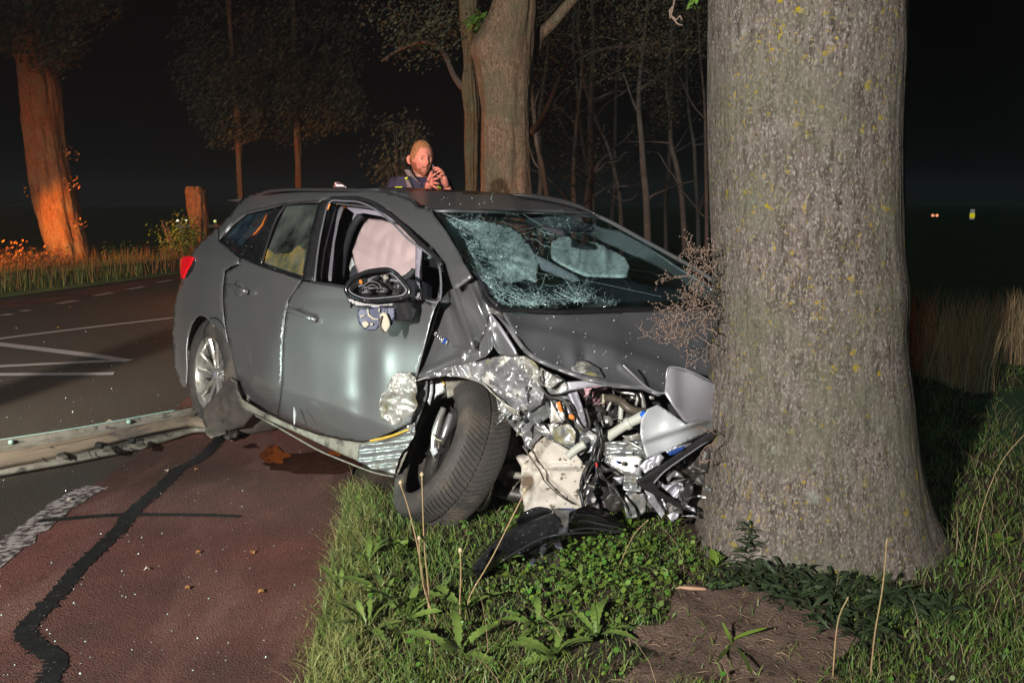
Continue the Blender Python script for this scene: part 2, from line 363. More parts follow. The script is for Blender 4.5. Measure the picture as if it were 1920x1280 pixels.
def barkmat(name, a, b_, lich, ylw=.66, st=.12):
    m = mat(name, a, .85, 0, var=b_, vscale=18, bump=0, spec=.2)
    n, l, bs = nodes(m)
    mixin(m, (a[0]*.5, a[1]*.48, a[2]*.45), .53, 46, .10, stretch=(1, 1, .22), detail=9, seed=1)
    mixin(m, (a[0]*.3, a[1]*.28, a[2]*.26), .6, 95, .05, stretch=(1, 1, .5), detail=6, seed=21)
    mixin(m, lich, .58, 120, .06, stretch=(1, 1, .6), detail=7, seed=6)
    mixin(m, (.15, .155, .105), .6, 3.5, .16, detail=9, seed=11)
    mixin(m, (lich[0]*.9, lich[1]*1.0, lich[2]), .68, 9, .05, detail=12, seed=31)
    mr = mixin(m, (.36, .28, .02), ylw, 24, .02, detail=10, seed=14, mask=(2.4, .5, .1))
    mixin(m, (.42, .3, .02), ylw+.0, 70, .03, detail=6, seed=17, mask=(3.1, .52, .06))
    # lichen gathers in large drifts of its own
    tc = n.new('ShaderNodeTexCoord'); mp = n.new('ShaderNodeMapping'); mp.inputs['Scale'].default_value = (1, 1, st*5); l.new(tc.outputs['Object'], mp.inputs[0])
    nz = n.new('ShaderNodeTexNoise'); nz.inputs['Scale'].default_value = 42; nz.inputs['Detail'].default_value = 9; nz.inputs['Roughness'].default_value = .75; l.new(mp.outputs[0], nz.inputs[0])
    bp = n.new('ShaderNodeBump'); bp.inputs['Strength'].default_value = 1; bp.inputs['Distance'].default_value = .02; l.new(nz.outputs[0], bp.inputs['Height']); l.new(bp.outputs[0], bs.inputs['Normal'])
    return m
barkmat('bark_grey', (.165, .138, .122), (.225, .192, .17), (.36, .34, .3), .635)
barkmat('bark_brown', (.26, .175, .115), (.34, .24, .165), (.5, .38, .3), .78)
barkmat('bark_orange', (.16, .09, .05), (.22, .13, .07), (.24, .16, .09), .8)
mat('bark_dark', (.12, .09, .075), .9, 0, var=(.08, .06, .05), vscale=9, bump=.4, bscale=30)
# ================================================================== GROUND
def flat(name, P, z, m, label=None, step=None, kind='structure'):
    P = [Vector((p[0], p[1])) for p in P]
    v, e, f, *_ = geometry.delaunay_2d_cdt(P, [(i, (i+1) % len(P)) for i in range(len(P))], [], 1, 1e-5)
    o = mesh(name, [(q.x, q.y, z) for q in v], [tuple(t) for t in f], m, smooth=False)
    tagit(o, kind=kind); return o
def gp(*pts): return [g(x, y).to_2d() for x, y in pts]
def verge_h(x, y):
    """ground height of the verge right of the path"""
    e = edge_x(y); d = x-e
    if d <= 0: return -.02
    h = .035*min(1, d/.12)
    h += .03*noise.noise(Vector((x*1.7, y*1.7, 0)))*min(1, d/.5)+.012*noise.noise(Vector((x*8, y*8, 3)))
    if x > 1.9: h -= min(.45, (x-1.9)*.12)*min(1, max(0, (7-y)/3)+.3)
    return h
EDGE = [(-2, -.45), (2.36, -.57), (2.68, -.61), (3.3, -.68), (4.41, -.80), (6, -.75), (9, -.1), (14, 2), (40, 12)]
def edge_x(y):
    for (y0, x0), (y1, x1) in zip(EDGE, EDGE[1:]):
        if y <= y1: return x0+(x1-x0)*(y-y0)/(y1-y0)
    return 12
ground = mesh('ground', [(-300, -60, -.06), (300, -60, -.06), (300, 600, -.06), (-300, 600, -.06)], [(0, 1, 2, 3)], MAT['field'], smooth=False); tagit(ground, kind='structure')
# verge: gridded terrain right of the path
vv = []; ff = []; ny, nx = 150, 90
for j in range(ny):
    y = .4+(j/(ny-1))**1.6*24
    for i in range(nx):
        s = (i/(nx-1))**1.8; e = edge_x(y)+.008*math.sin(y*23)+.02*noise.noise(Vector((y*5, 0, 0))); x = e+s*(10.5+y*.4)
        vv.append((x, y, verge_h(x, y)+(.0 if i else -.03)))
for j in range(ny-1):
    for i in range(nx-1): a = j*nx+i; ff.append((a, a+1, a+nx+1, a+nx))
tagit(mesh('verge', vv, ff, MAT['verge_soil']), kind='structure')
road = flat('road', [(-14, -3), (-1.7, -3), (-1.7, 4), (-1.9, 6), (.2, 9.6), (2.2, 14), (-5.6, 20), (-6.2, 16.8), (-7.6, 12.3), (-10, 9), (-15, 6)], 0, MAT['asphalt'])
path = flat('cycle_path', [(-1.55, -3), (-1.78, 1.5), (-1.88, 2.8), (-1.93, 3.3), (-1.99, 4.0), (-1.99, 4.7), (-2.17, 5.6), (-2.25, 6.3), (-1.9, 8), (-.6, 11), (2.4, 14.2), (3, 13.6), (-.1, 9), (-.75, 6), (-.80, 4.41), (-.68, 3.3), (-.61, 2.68), (-.57, 2.36), (-.4, -3)], .004, MAT['red_asphalt'])
far = flat('far_cycle_lane', gp((-40, 585), (0, 579), (130, 563), (230, 546), (340, 525), (420, 505), (420, 498), (330, 514), (230, 531), (120, 549), (0, 567), (-40, 572)), .004, MAT['red_asphalt'])
def strip(name, pts, w_, z, m, n=6, wob=0):
    S = smoothline([Vector(p) for p in pts], n) if n else [Vector(p) for p in pts]; L = []; Rr = []
    for i, p in enumerate(S):
        t = (S[min(i+1, len(S)-1)]-S[max(i-1, 0)]).normalized(); q = Vector((-t.y, t.x))
        ww = w_ if not isinstance(w_, (list, tuple)) else w_[0]+(w_[1]-w_[0])*i/(len(S)-1)
        a = ww/2*(1+wob*noise.noise(Vector((i*.9, 3, 0)))); b = ww/2*(1+wob*noise.noise(Vector((i*.9, 9, 0))))
        L.append(p+q*a); Rr.append(p-q*b)
    k = len(L); vs_ = [(p.x, p.y, z) for p in L]+[(p.x, p.y, z) for p in Rr]
    return tagit(mesh(name, vs_, [(i, k+i, k+i+1, i+1) for i in range(k-1)], m, smooth=False), kind='structure')
strip('road_marking', gp((-120, 652), (0, 636), (160, 616), (340, 595)), .11, .008, MAT['road_paint'], 4)
flat('road_marking', gp((-80, 635), (0, 643), (175, 664), (250, 676), (232, 680), (170, 671), (0, 650), (-80, 641)), .008, MAT['road_paint'])
flat('road_marking', gp((-80, 690), (0, 687), (180, 678), (236, 677.5), (225, 680), (180, 682), (0, 691), (-80, 694)), .0120, MAT['road_paint'])
flat('road_marking', gp((-80, 701), (0, 701), (216, 699.5), (212, 704.5), (0, 706), (-80, 706)), .008, MAT['road_paint'])
for a, b in (((6, 593), (22, 590)), ((108, 571), (143, 565)), ((178, 556), (212, 550)), ((240, 544), (271, 538)), ((296, 531), (322, 526)), ((40, 585), (56, 583))):
    strip('edge_dash', gp(a, b), .12, .012, MAT['road_paint'], 0)
strip('worn_edge_line', [(-1.82, .8), (-1.86, 1.8), (-1.90, 2.6), (-1.95, 3.3), (-1.985, 3.9), (-1.96, 4.12)], .13, .008, MAT['worn_paint'], 14, .5)
strip('tar_seam', gp((420, 815), (400, 838), (375, 862), (335, 882), (325, 893), (290, 925), (245, 965), (228, 990), (190, 1028), (148, 1068), (110, 1115), (62, 1165), (48, 1190), (70, 1215), (105, 1240), (90, 1280), (75, 1330)), .066, .008, MAT['tar'], 14, .9)
strip('tar_seam', gp((72, 980), (140, 974), (230, 968), (330, 968), (400, 969), (450, 971)), [.045, .03], .0095, MAT['tar'], 14, .45)
def blobpoly(cx, cy, rx, ry, n=60, amp=.25, seed=0):
    out = []
    for i in range(n):
        a = 2*math.pi*i/n; r = 1+amp*noise.noise(Vector((math.cos(a)*1.6+seed, math.sin(a)*1.6, seed)))*2+amp*.4*noise.noise(Vector((math.cos(a)*6+seed, math.sin(a)*6, 5)))
        out.append(Vector((cx+rx*r*math.cos(a), cy+ry*r*math.sin(a))))
    return out
flat('oil_stain', [g(p.x, p.y).to_2d() for p in blobpoly(590, 872, 105, 20, seed=2)], .008, MAT['oil_film'])
flat('oil_glint_patch', [g(p.x, p.y).to_2d() for p in blobpoly(512, 856, 27, 13, seed=5, amp=.35)], .012, MAT['puddle_glint'])  # painted orange beacon reflection on the wet puddle
flat('oil_glint_patch', [g(p.x, p.y).to_2d() for p in blobpoly(628, 853, 14, 5, seed=8, amp=.4)], .012, MAT['puddle_glint'])  # smaller reflection of the beacon, painted the same way
flat('oil_glint_patch', [g(p.x, p.y).to_2d() for p in blobpoly(470, 840, 14, 4, seed=3, amp=.4)], .012, MAT['oil_film'])  # plain dark oil spot, no reflection painted here
sp = [Vector((g(p.x, p.y).x, g(p.x, p.y).y)) for p in blobpoly(1400, 1240, 225, 110, n=120, amp=.42, seed=7)]
SOIL = [(p.x, p.y) for p in sp]
v_, e_, f_, *_ = geometry.delaunay_2d_cdt(sp+[Vector((x, y)) for x in np.arange(.2, 1.8, .05) for y in np.arange(2.1, 3.2, .05) if inpoly(x, y, SOIL)], [(i, (i+1) % len(sp)) for i in range(len(sp))], [], 1, 1e-5)
tagit(mesh('soil_patch', [(q.x, q.y, verge_h(q.x, q.y)+.014+.01*noise.noise(Vector((q.x*14, q.y*14, 0)))) for q in v_], [tuple(t) for t in f_], MAT['bare_soil']), kind='structure')
# far verge on the left, where the leaning tree stands
vv = []; ff = []
for j in range(30):
    for i in range(60):
        x = -34+i*.75; s = j/29; y0 = max(9.2 if x < -10 else 12.6+(x+7.1)*4.6, 5); y = y0+s*s*30
        vv.append((x, y, .015+.25*min(1, s*4)*(.6+.5*noise.noise(Vector((x*.6, y*.3, 0))))))
for j in range(29):
    for i in range(59): a = j*60+i; ff.append((a, a+1, a+61, a+60))
tagit(mesh('far_verge', vv, ff, MAT['field']), kind='structure')
# ================================================================== CAR
car = empty('car', mw=CARM, label='crashed grey estate car with a crumpled front pressed against the big tree trunk', cat='car')
def Wd(x, z):
    b = .885
    if x < -.15: b -= .15*((-.15-x)/.9)**2
    if x > 2.2: b -= .12*((x-2.2)/1.1)**2
    if z < .42: b -= .16*((.42-z)/.3)**1.3*max(0, min(1, (x+.75)/.5))
    if z > .62: b -= .035*((z-.62)/.36)**2 if z < .98 else .035
    if z > .98: b -= .60*(z-.98)+.25*max(0, z-1.28)**1.5*3
    b += .018*math.exp(-((x)/.5)**2-((z-.68)/.12)**2)
    return b
def side(px, py, off=0.):
    o = loc(CAM); d = loc(at(px, py, 1))-o
    best = None; prev = None; t = 2.4
    while t < 8.2:
        p = o+d*t; f_ = p.y+(Wd(p.x, p.z)+off)
        if prev is not None and prev < 0 <= f_:
            a, b = t-.05, t
            for _ in range(14):
                m = (a+b)/2; q = o+d*m
                if q.y+(Wd(q.x, q.z)+off) < 0: a = m
                else: b = m
            return CARM @ (o+d*((a+b)/2))
        if best is None or abs(f_) < best[0]: best = (abs(f_), t)
        prev = f_; t += .05
    return CARM @ (o+d*best[1])
def z1(*P): return [(320+x*.28125, 340+y*.28125) for x, y in P]
def z2(*P): return [(780+x*.30208, 340+y*.30208) for x, y in P]
def z3(*P): return [(700+x/3, 600+y/3) for x, y in P]
def z4(*P): return [(320+x*.26563, 560+y*.26563) for x, y in P]
def z8(*P): return [(1000+x*.265625, 640+y*.265625) for x, y in P]
def zd(*P): return [(560+x*.20317, 340+y*.20317) for x, y in P]
def ze(*P): return [(740+x*.17186, 560+y*.17186) for x, y in P]
def zf(*P): return [(560+x*.20833, 760+y*.20833) for x, y in P]
def zh(*P): return [(1180+x*.1875, 760+y*.1875) for x, y in P]
MIR = Matrix.Diagonal((1, -1, 1, 1))
def mirror(o, name=None):
    me = o.data.copy(); me.transform(MIR); me.flip_normals()
    c = bpy.data.objects.new(name or o.name.split('.')[0], me); COL.objects.link(c); c.parent = o.parent
    for m in o.modifiers:
        if m.type == 'SOLIDIFY': k = c.modifiers.new('thick', 'SOLIDIFY'); k.thickness = m.thickness; k.offset = m.offset
    return c
def dent(cx, cy, rx, ry, a): return lambda x, y, p: a*math.exp(-((x-cx)/rx)**2-((y-cy)/ry)**2)
def addb(*fs): return lambda x, y, p: sum(f(x, y, p) for f in fs)
P_ = MAT['grey_paint']
SEAM = [(567, 524), (556, 540), (541, 562), (534, 600), (530, 650), (529, 700), (526, 745), (520, 783)]
# rear quarter panel with the wheel arch
quarter = [(449, 484), (446, 495), (432, 500), (421, 508), (418, 537), (418, 565), (420, 600), (430, 660), (440, 697), (446, 719), (431, 727), (424, 722), (423, 700), (419, 666), (411, 632), (397, 604), (384, 594), (372, 591), (361, 604), (354, 632), (351, 660), (352, 700), (349, 727), (338, 724), (327, 690), (323, 650), (323, 621), (325, 582), (331, 553), (338, 530), (346, 500), (357, 478), (366, 464), (387, 444), (408, 424), (409, 448), (410, 452)]
q_ = patch('rear_quarter_panel', quarter, side, P_, car, 6, bump=addb(dent(372, 640, 40, 62, .018), dent(340, 700, 16, 60, -.02), dent(356, 590, 14, 30, .012)), solid=.0012); mirror(q_)
# arch lip and bumper flange
ptube('arch_lip', [(349, 722, 5.02), (351, 690, 5.02), (350, 655, 5.02), (354, 625, 5.02), (363, 602, 5.0), (375, 590, 4.95), (390, 596, 4.9), (402, 612, 4.87)], 1.3, P_, car)
roofside = [(409, 424), (432, 400), (455, 371), (468, 364.5), (487, 360.5), (520, 357), (560, 355), (600, 355), (660, 355.5), (700, 358), (735, 363), (762, 371), (784, 388), (808, 393), (810, 398), (834, 431), (855, 467), (871, 497), (884, 518), (850, 541), (843, 523), (835, 494), (812, 464), (770, 427), (728, 391), (700, 379), (685, 374), (657, 369.5), (630, 370), (606, 373), (600, 378), (565, 379), (528, 383), (494, 392), (461, 400), (434, 422), (411, 449)]
def roofd(px, py): return side(px, py)
rs = patch('roof_side_and_pillar', roofside, roofd, P_, car, 6, solid=.012, bump=addb(dent(868, 497, 12, 10, .012), dent(850, 470, 8, 14, -.006))); mirror(rs)
rear_door = z1((460, 505), (600, 560), (750, 610), (870, 650))+[(566, 526)]+[(x-.5, y) for x, y in SEAM]+z4((745, 835), (700, 815), (640, 790), (600, 775), (545, 735), (510, 680), (484, 606))+[(434, 665), (423, 612), (420, 565), (420.5, 537), (423, 510), (448, 497)]
rd = patch('rear_door', rear_door, side, P_, car, 6, bump=addb(dent(475, 720, 6, 40, .010), dent(462, 640, 30, 50, -.012), dent(505, 690, 20, 90, -.012)), solid=.0012); mirror(rd)
front_door = [(568, 527)]+[(x+.5, y) for x, y in SEAM[1:]]+z4((760, 850), (860, 900), (1000, 950), (1200, 990), (1330, 1008), (1400, 1004), (1500, 965), (1620, 910))+[(770, 792), (778, 760), (779, 716), (788, 680), (801, 627), (806, 606), (815, 578), (822, 565), (800, 564), (781, 562), (700, 548), (643, 538), (601, 532)]
fdb = addb(dent(580, 660, 26, 100, .014), dent(560, 800, 12, 26, .01), dent(690, 620, 60, 16, -.008), dent(650, 745, 70, 18, .007), dent(610, 700, 60, 110, .022), dent(679, 690, 24, 120, -.016), dent(657, 800, 16, 30, .012), dent(740, 650, 40, 80, .012), dent(712, 690, 22, 80, .018), dent(600, 560, 90, 12, -.010), lambda x, y, p: .006*noise.noise(Vector((x*.02, y*.008, 3))))
fd = patch('front_door', front_door, side, P_, car, 5, bump=fdb, solid=.0012); mirror(fd)
patch('inner_sill', z4((470, 690), (520, 720), (620, 780), (760, 850), (880, 905), (1040, 960), (1230, 1000), (1350, 1015), (1480, 1000), (1680, 940), (1680, 1050), (1600, 1240), (1540, 1230), (1240, 1110), (900, 950), (640, 835), (600, 815), (500, 770)), [(470, 690, 4.78), (478, 778, 4.76), (559, 822, 4.43), (560, 795, 4.43), (600, 845, 4.27), (650, 866, 4.1), (680, 830, 4.02), (734, 889, 3.9), (760, 820, 3.86)], MAT['dirty_sill'], car, 6, bump=lambda x, y, p: .007*math.sin(y*.6+x*.1)*(.3+.7*(x > 668))+.004*noise.noise(Vector((x*.1, y*.1, 0))))
ptube('sill_flange', [(478, 778, 4.72), (520, 800, 4.55), (560, 823, 4.4), (600, 845, 4.25), (650, 866, 4.08), (700, 885, 3.95), (738, 893, 3.88)], 1.6, MAT['dirty_sill'], car)
ptube('paint_scratch', [(551, 763, 4.38), (553, 775, 4.37), (552, 796, 4.36)], [1, 3, 1.2], MAT['pale_panel'], car)
# dark inner shell behind the door gaps, floor, firewall: keeps light out of the body
patch('inner_shell', [(432, 500), (567, 530), (823, 568), (800, 640), (770, 715), (700, 800), (560, 790), (470, 720), (436, 660)], lambda x, y: side(x, y, -.035), MAT['dull_black'], car, 14, solid=.01)
for nm, c, s in (('floor_pan', (.7, 0, .30), (3.1, 1.3, .06)), ('firewall', (2.0, .1, .60), (.06, 1.2, .5))): box(nm, c, s, MAT['dull_black'], car, local=True)
# beltline and window trims
def trimline(name, P, r, m, off=.004, closed=False, n=4):
    S = smoothline(P, n, closed)
    pts = [side(p[0], p[1], off) for p in S]
    return tube(name, pts, [r]*len(pts), m, car, 6, sm=0, closed=closed)
QW = z1((338, 392), (420, 300), (510, 222), (625, 190), (735, 160), (660, 290), (560, 420), (492, 495), (400, 432))
RW = z1((765, 150), (990, 140), (940, 330), (880, 640), (750, 600), (605, 548), (510, 500), (600, 380), (700, 240))
trimline('belt_trim', z1((330, 398), (480, 505), (600, 562), (750, 612), (880, 655)), .006, MAT['gloss_black'])
trimline('window_trim', z1((325, 390), (400, 288), (500, 208), (620, 178), (740, 150), (860, 138), (1005, 128)), .0055, MAT['rail_metal'])
patch('window_surround', z1((325, 392), (400, 290), (500, 210), (620, 180), (740, 152), (870, 138), (1010, 122), (960, 330), (890, 662), (750, 612), (600, 560), (490, 505)), lambda x, y: side(x, y, -.022), MAT['gloss_black'], car, 10, solid=.004)
gq = patch('quarter_glass', z1((375, 360), (440, 290), (520, 225), (640, 205), (600, 290), (540, 360), (475, 430)), lambda x, y: side(x, y, -.008), glass('quarter_glass_mat', (.25, .3, .34), .6, .04, (.05, .09, .12), 14, .5), car, 8, solid=0)
patch('orange_reflection_sheet', z1((500, 330), (560, 245), (642, 215), (610, 290), (560, 350), (500, 385), (465, 360)), lambda x, y: side(x, y, -.015), MAT['orange_reflection_and_clip'], car, 5, bump=crease(.02, .01))  # added sheet behind the glass, imitates an orange reflection
grd = patch('rear_door_glass', z1((770, 165), (982, 155), (935, 330), (878, 632), (750, 590), (625, 545), (660, 430), (720, 280)), lambda x, y: side(x, y, -.008), MAT['rear_door_glass'], car, 8, solid=0)
patch('ochre_reflection_sheet', z1((640, 440), (690, 480), (790, 480), (850, 420), (895, 460), (878, 625), (750, 585), (628, 540)), lambda x, y: side(x, y, -.016), MAT['ochre_reflection'], car, 4, bump=crease(.02, .008, 3))  # added sheet whose colour imitates the ochre reflection low in the glass
trimline('glass_divider', z1((765, 158), (700, 260), (650, 400), (605, 548)), .006, MAT['rail_metal'], .0)
# B pillar and the front door window frame
patch('b_pillar', z1((1000, 130), (1045, 128), (985, 330), (945, 665), (882, 655), (930, 340)), lambda x, y: side(x, y, .004), MAT['black_plastic'], car, 8)
trimline('door_frame', z1((948, 670), (965, 480), (1000, 300), (1050, 130), (1130, 112), (1230, 112), (1330, 135), (1430, 195), (1540, 290), (1650, 400), (1760, 500), (1805, 560)), .011, MAT['black_plastic'], .006)
trimline('door_frame', z1((960, 670), (980, 480), (1012, 300), (1058, 142), (1150, 132), (1260, 140), (1370, 190), (1480, 280), (1590, 390), (1700, 470), (1790, 560), (1795, 790), (1700, 792), (1640, 785)), .005, MAT['grey_trim'], .006)
patch('quarter_window_post', z1((1633, 400), (1675, 440), (1668, 790), (1628, 788)), lambda x, y: side(x, y, .0), MAT['pale_trim'], car, 8)
patch('front_quarter_glass', z1((1690, 445), (1785, 540), (1780, 772), (1678, 780)), lambda x, y: side(x, y, -.01), MAT['clear_glass'], car, 10, solid=0)
trimline('quarter_window_frame', z1((1683, 440), (1790, 545), (1785, 780), (1675, 786)), .005, MAT['black_plastic'], .002, True, 2)
trimline('belt_trim', z1((950, 672), (1150, 700), (1400, 742), (1640, 790), (1800, 792)), .007, MAT['black_plastic'], .004)
patch('blue_reflector', z1((1690, 470), (1735, 510), (1690, 520)), lambda x, y: side(x, y, -.05), MAT['airbag_white'], car, 5)
# interior seen through the open front window
def inner(dd): return lambda x, y: side(x, y, -dd)
patch('pillar_trim', zd((300, 200), (345, 215), (290, 400), (230, 640), (195, 920), (150, 930), (190, 600), (240, 330)), inner(.10), MAT['pale_trim'], car, 5, solid=.01)
patch('seat_belt', zd((345, 225), (385, 210), (415, 240), (370, 360), (330, 560), (300, 920), (190, 915), (225, 640), (290, 400)), inner(.13), MAT['grey_trim'], car, 5, solid=.004, bump=lambda x, y, p: .01*math.sin(x*.25))
patch('far_pillar_trim', zd((420, 250), (520, 245), (440, 420), (370, 640), (330, 820), (340, 920), (300, 915), (330, 560), (370, 380)), inner(.3), MAT['grey_trim'], car, 6, solid=.01)
patch('far_pillar_trim', zd((520, 250), (580, 270), (540, 320), (470, 480), (400, 700), (380, 930), (300, 915), (310, 760), (390, 560), (460, 380)), inner(.28), MAT['pale_trim'], car, 6, solid=.01)
patch('headlining', zd((430, 235), (560, 215), (760, 260), (900, 350), (1080, 540), (940, 400), (760, 320), (600, 290), (520, 300)), inner(.12), MAT['pale_trim'], car, 6)
S_ = smoothline(zd((380, 940), (410, 720), (470, 500), (540, 360), (620, 300), (760, 315), (900, 370), (1020, 460)), 5)
tube('far_door_seal', [side(p[0], p[1], -.27) for p in S_], [.022]*len(S_), MAT['dark_trim'], car, 8, sm=0)
def folds(x, y, p):
    a = math.atan2(y-455, x-690)
    return .05*noise.noise(Vector((x*.018, y*.018, 2)))+.045*abs(noise.noise(Vector((x*.03+y*.014, y*.012-x*.014, 7))))+.02*noise.noise(Vector((x*.03-y*.05, y*.012, 9)))+.05*math.exp(-((x-705)/60)**2-((y-440)/50)**2)
patch('curtain_airbag', zd((640, 345), (760, 355), (930, 405), (1080, 560), (1078, 700), (1070, 810), (1000, 860), (950, 890), (860, 830), (700, 830), (560, 870), (520, 780), (495, 650), (555, 480), (600, 390)), inner(.22), MAT['airbag_rose'], car, 4, bump=folds, solid=.01)
patch('driver_shirt_seat', zd((490, 690), (520, 780), (560, 870), (500, 890), (465, 800)), inner(.3), MAT['airbag_white'], car, 5)
ST = smoothline(zd((900, 905), (970, 900), (1030, 860), (1070, 815)), 5); tube('steering_wheel', [side(p[0], p[1], -.2) for p in ST], [.016]*len(ST), MAT['dark_trim'], car, 8, sm=0)
# seats (beyond the openings)
for sx, sy in ((1.25, -.36), (1.25, .38)):
    s_ = empty('car_seat', ); s_.parent = car; s_.location = (sx, sy, 0); s_.matrix_basis = Matrix.Translation((sx, sy, 0))
    box('cushion', (0.1, 0, .48), (.5, .48, .16), MAT['seat_cloth'], s_, .05, local=True)
    box('backrest', (-.22, 0, .78), (.16, .46, .58), MAT['seat_cloth'], s_, .06, rot=Matrix.Rotation(-.22, 3, 'Y'), local=True)
    box('headrest', (-.33, 0, 1.13), (.1, .26, .17), MAT['seat_cloth'], s_, .04, local=True)
box('dashboard', (2.0, 0, .80), (.45, 1.25, .2), MAT['dark_trim'], car, .06, local=True)
box('rear_bench', (.15, 0, .72), (.2, 1.15, .6), MAT['seat_cloth'], car, .07, local=True)
# door handles
for (hx, hy, dr) in ((447, 541, rd), (567.5, 590, fd)):
    cup = patch('handle_cup', [(hx+13*math.cos(a)*.62, hy+19*math.sin(a)*.85) for a in [i*math.pi/10 for i in range(20)]], lambda x, y, hx=hx, hy=hy: side(x, y, .004-.0*((x-hx)**2)), P_, dr, 4, solid=.003, bump=lambda x, y, p, hx=hx, hy=hy: -.01*max(0, 1-((x-hx)/9)**2-((y-hy)/15)**2))
    w_ = 1 if dr is rd else 1.5
    pts = [side(hx+a*w_, hy+b*w_, c) for a, b, c in ((-18, -6, .012), (-12, -5, .03), (0, 0, .036), (10, 4, .032), (17, 7, .014))]
    h_ = tube('door_handle', pts, [.012, .014, .012, .016, .013], P_, dr, 10, sm=5)
# tail light
patch('tail_light', [(338, 486), (343, 481), (357, 480), (363, 484), (357, 497), (350, 508), (345, 521), (339, 522), (337, 505)], lambda x, y: side(x, y, .012), MAT['tail_red'], car, 3, solid=.03)
patch('tail_light_shade', [(363, 484), (366, 486), (359, 506), (349, 519), (345, 522), (350, 508), (357, 497)], lambda x, y: side(x, y, .010), MAT['gloss_black'], car, 3, solid=.02)
# roof
roofo = [(808, 394), (784, 387), (762, 370), (735, 362), (700, 357), (660, 354.5), (600, 354), (560, 354), (600, 352), (690, 351.2), (760, 352), (850, 356), (930, 361), (990, 366), (1030, 371), (1070, 382), (1100, 393), (1124, 405), (1060, 401), (960, 396.5)]
rctrl = [(808, 394, 4.2), (960, 397, 4.5), (1122, 405, 4.9), (784, 387, 4.35), (700, 357, 4.75), (560, 354, 5.5), (760, 352, 5.3), (990, 366, 5.7), (1070, 382, 5.35), (900, 375, 4.95), (850, 380, 4.65)]
patch('roof', roofo, rctrl, MAT['hood_paint'], car, 7, solid=.01)
mesh('roof', [(x, y*( .56+.03*(x < .5)), 1.345+.03*math.cos(y*1.2)-.055*max(0, -x)**1.5-.035*max(0, x-.7)) for x in np.linspace(1.15, -.62, 16) for y in np.linspace(-1, 1, 12)], [(j*12+i, j*12+i+1, j*12+i+13, j*12+i+12) for j in range(15) for i in range(11)], P_, car, solid=.01, local=True)
ptube('windscreen_header', [(800, 393, 4.21), (880, 393.5, 4.35), (960, 396, 4.49), (1050, 400, 4.7), (1122, 405, 4.88)], 1.4, MAT['chrome'], car)
ptube('roof_rail', [(486, 364, 5.3), (500, 359.5, 5.2), (540, 355.8, 5.05), (600, 355.5, 4.85), (660, 356.5, 4.65), (710, 360.5, 4.5), (750, 368, 4.35), (775, 379, 4.25), (786, 389, 4.2)], [1.2, 2.6, 2.8, 2.8, 2.9, 2.9, 2.9, 2.4, 1], MAT['rail_metal'], car)
ptube('roof_rail', [(960, 365, 5.3), (1000, 368, 5.25), (1050, 377, 5.1), (1090, 389, 5.0), (1115, 401, 4.93)], [1.5, 4.5, 5, 4, 1.5], MAT['rail_metal'], car)
patch('antenna_fin', [(624, 353), (627, 341), (634, 340.5), (645, 346), (652, 353)], 5.9, P_, car, 5, solid=.03)
# windscreen, A pillars
WSo = [(812, 397), (880, 396), (960, 399), (1050, 402.5), (1118, 407), (1170, 433), (1235, 468), (1290, 497), (1345, 530), (1350, 575), (1300, 571), (1170, 575), (1060, 580), (985, 578), (935, 573), (915, 557), (905, 533), (888, 518), (873, 497), (857, 467), (836, 431)]
WC = [(808, 394, 4.22), (960, 398, 4.5), (1120, 405, 4.9), (857, 467, 3.93), (905, 533, 3.62), (930, 573, 3.5), (1060, 580, 3.72), (1170, 575, 3.98), (1333, 575, 4.4), (1235, 468, 4.68), (1000, 480, 4.08), (1310, 510, 4.5)]
wsf = dfield(WC)
ws = patch('windscreen', WSo, WC, MAT['windscreen_glass'], car, 9, solid=0, bump=lambda x, y, p: .006*noise.noise(Vector((x*.03, y*.03, 0))))
ptube('a_pillar', [(1116, 403, 4.92), (1150, 419, 4.86), (1200, 447, 4.76), (1250, 474, 4.66), (1300, 502, 4.55), (1350, 534, 4.45)], [3.5, 4, 4.2, 4.2, 4.2, 4.2], P_, car)
ptube('windscreen_seal', [(811, 397, 4.2), (835, 431, 4.07), (856, 467, 3.92), (872, 497, 3.77), (888, 519, 3.66), (906, 535, 3.6), (914, 556, 3.53), (934, 574, 3.49)], 4, MAT['black_plastic'], car)
patch('cowl', [(905, 540), (915, 556), (932, 570), (985, 576), (1060, 579), (1170, 574), (1345, 571), (1345, 583), (1170, 583), (1060, 587), (975, 583), (935, 583), (918, 575), (903, 557)], [(905, 540, 3.58), (932, 578, 3.47), (1060, 584, 3.68), (1170, 580, 3.94), (1345, 580, 4.36)], MAT['black_plastic'], car, 7, bump=crease(.05, .01))
patch('passenger_airbag', z2((140, 250), (250, 225), (430, 245), (580, 275), (660, 330), (720, 410), (762, 500), (752, 620), (700, 600), (600, 620), (470, 610), (370, 540), (280, 440), (200, 340)), [(840, 420, 4.45), (950, 440, 4.55), (1000, 500, 4.3), (930, 510, 4.15), (1000, 525, 4.2)], MAT['airbag_white'], car, 5, bump=lambda x, y, p: .08*noise.noise(Vector((x*.02, y*.03, 1)))+.05*abs(noise.noise(Vector((x*.02, y*.06, 1)))), solid=.01)
patch('driver_airbag', z2((840, 380), (930, 320), (1020, 390), (1110, 370), (1220, 420), (1300, 470), (1330, 520), (1310, 590), (1180, 590), (1050, 580), (1000, 560), (900, 510), (840, 470)), [(1035, 460, 5.0), (1120, 460, 5.1), (1175, 510, 4.9), (1070, 510, 4.7)], MAT['airbag_white'], car, 5, bump=lambda x, y, p: .08*noise.noise(Vector((x*.03, y*.015, 1)))+.06*abs(noise.noise(Vector((x*.07, y*.02, 1)))), solid=.01)
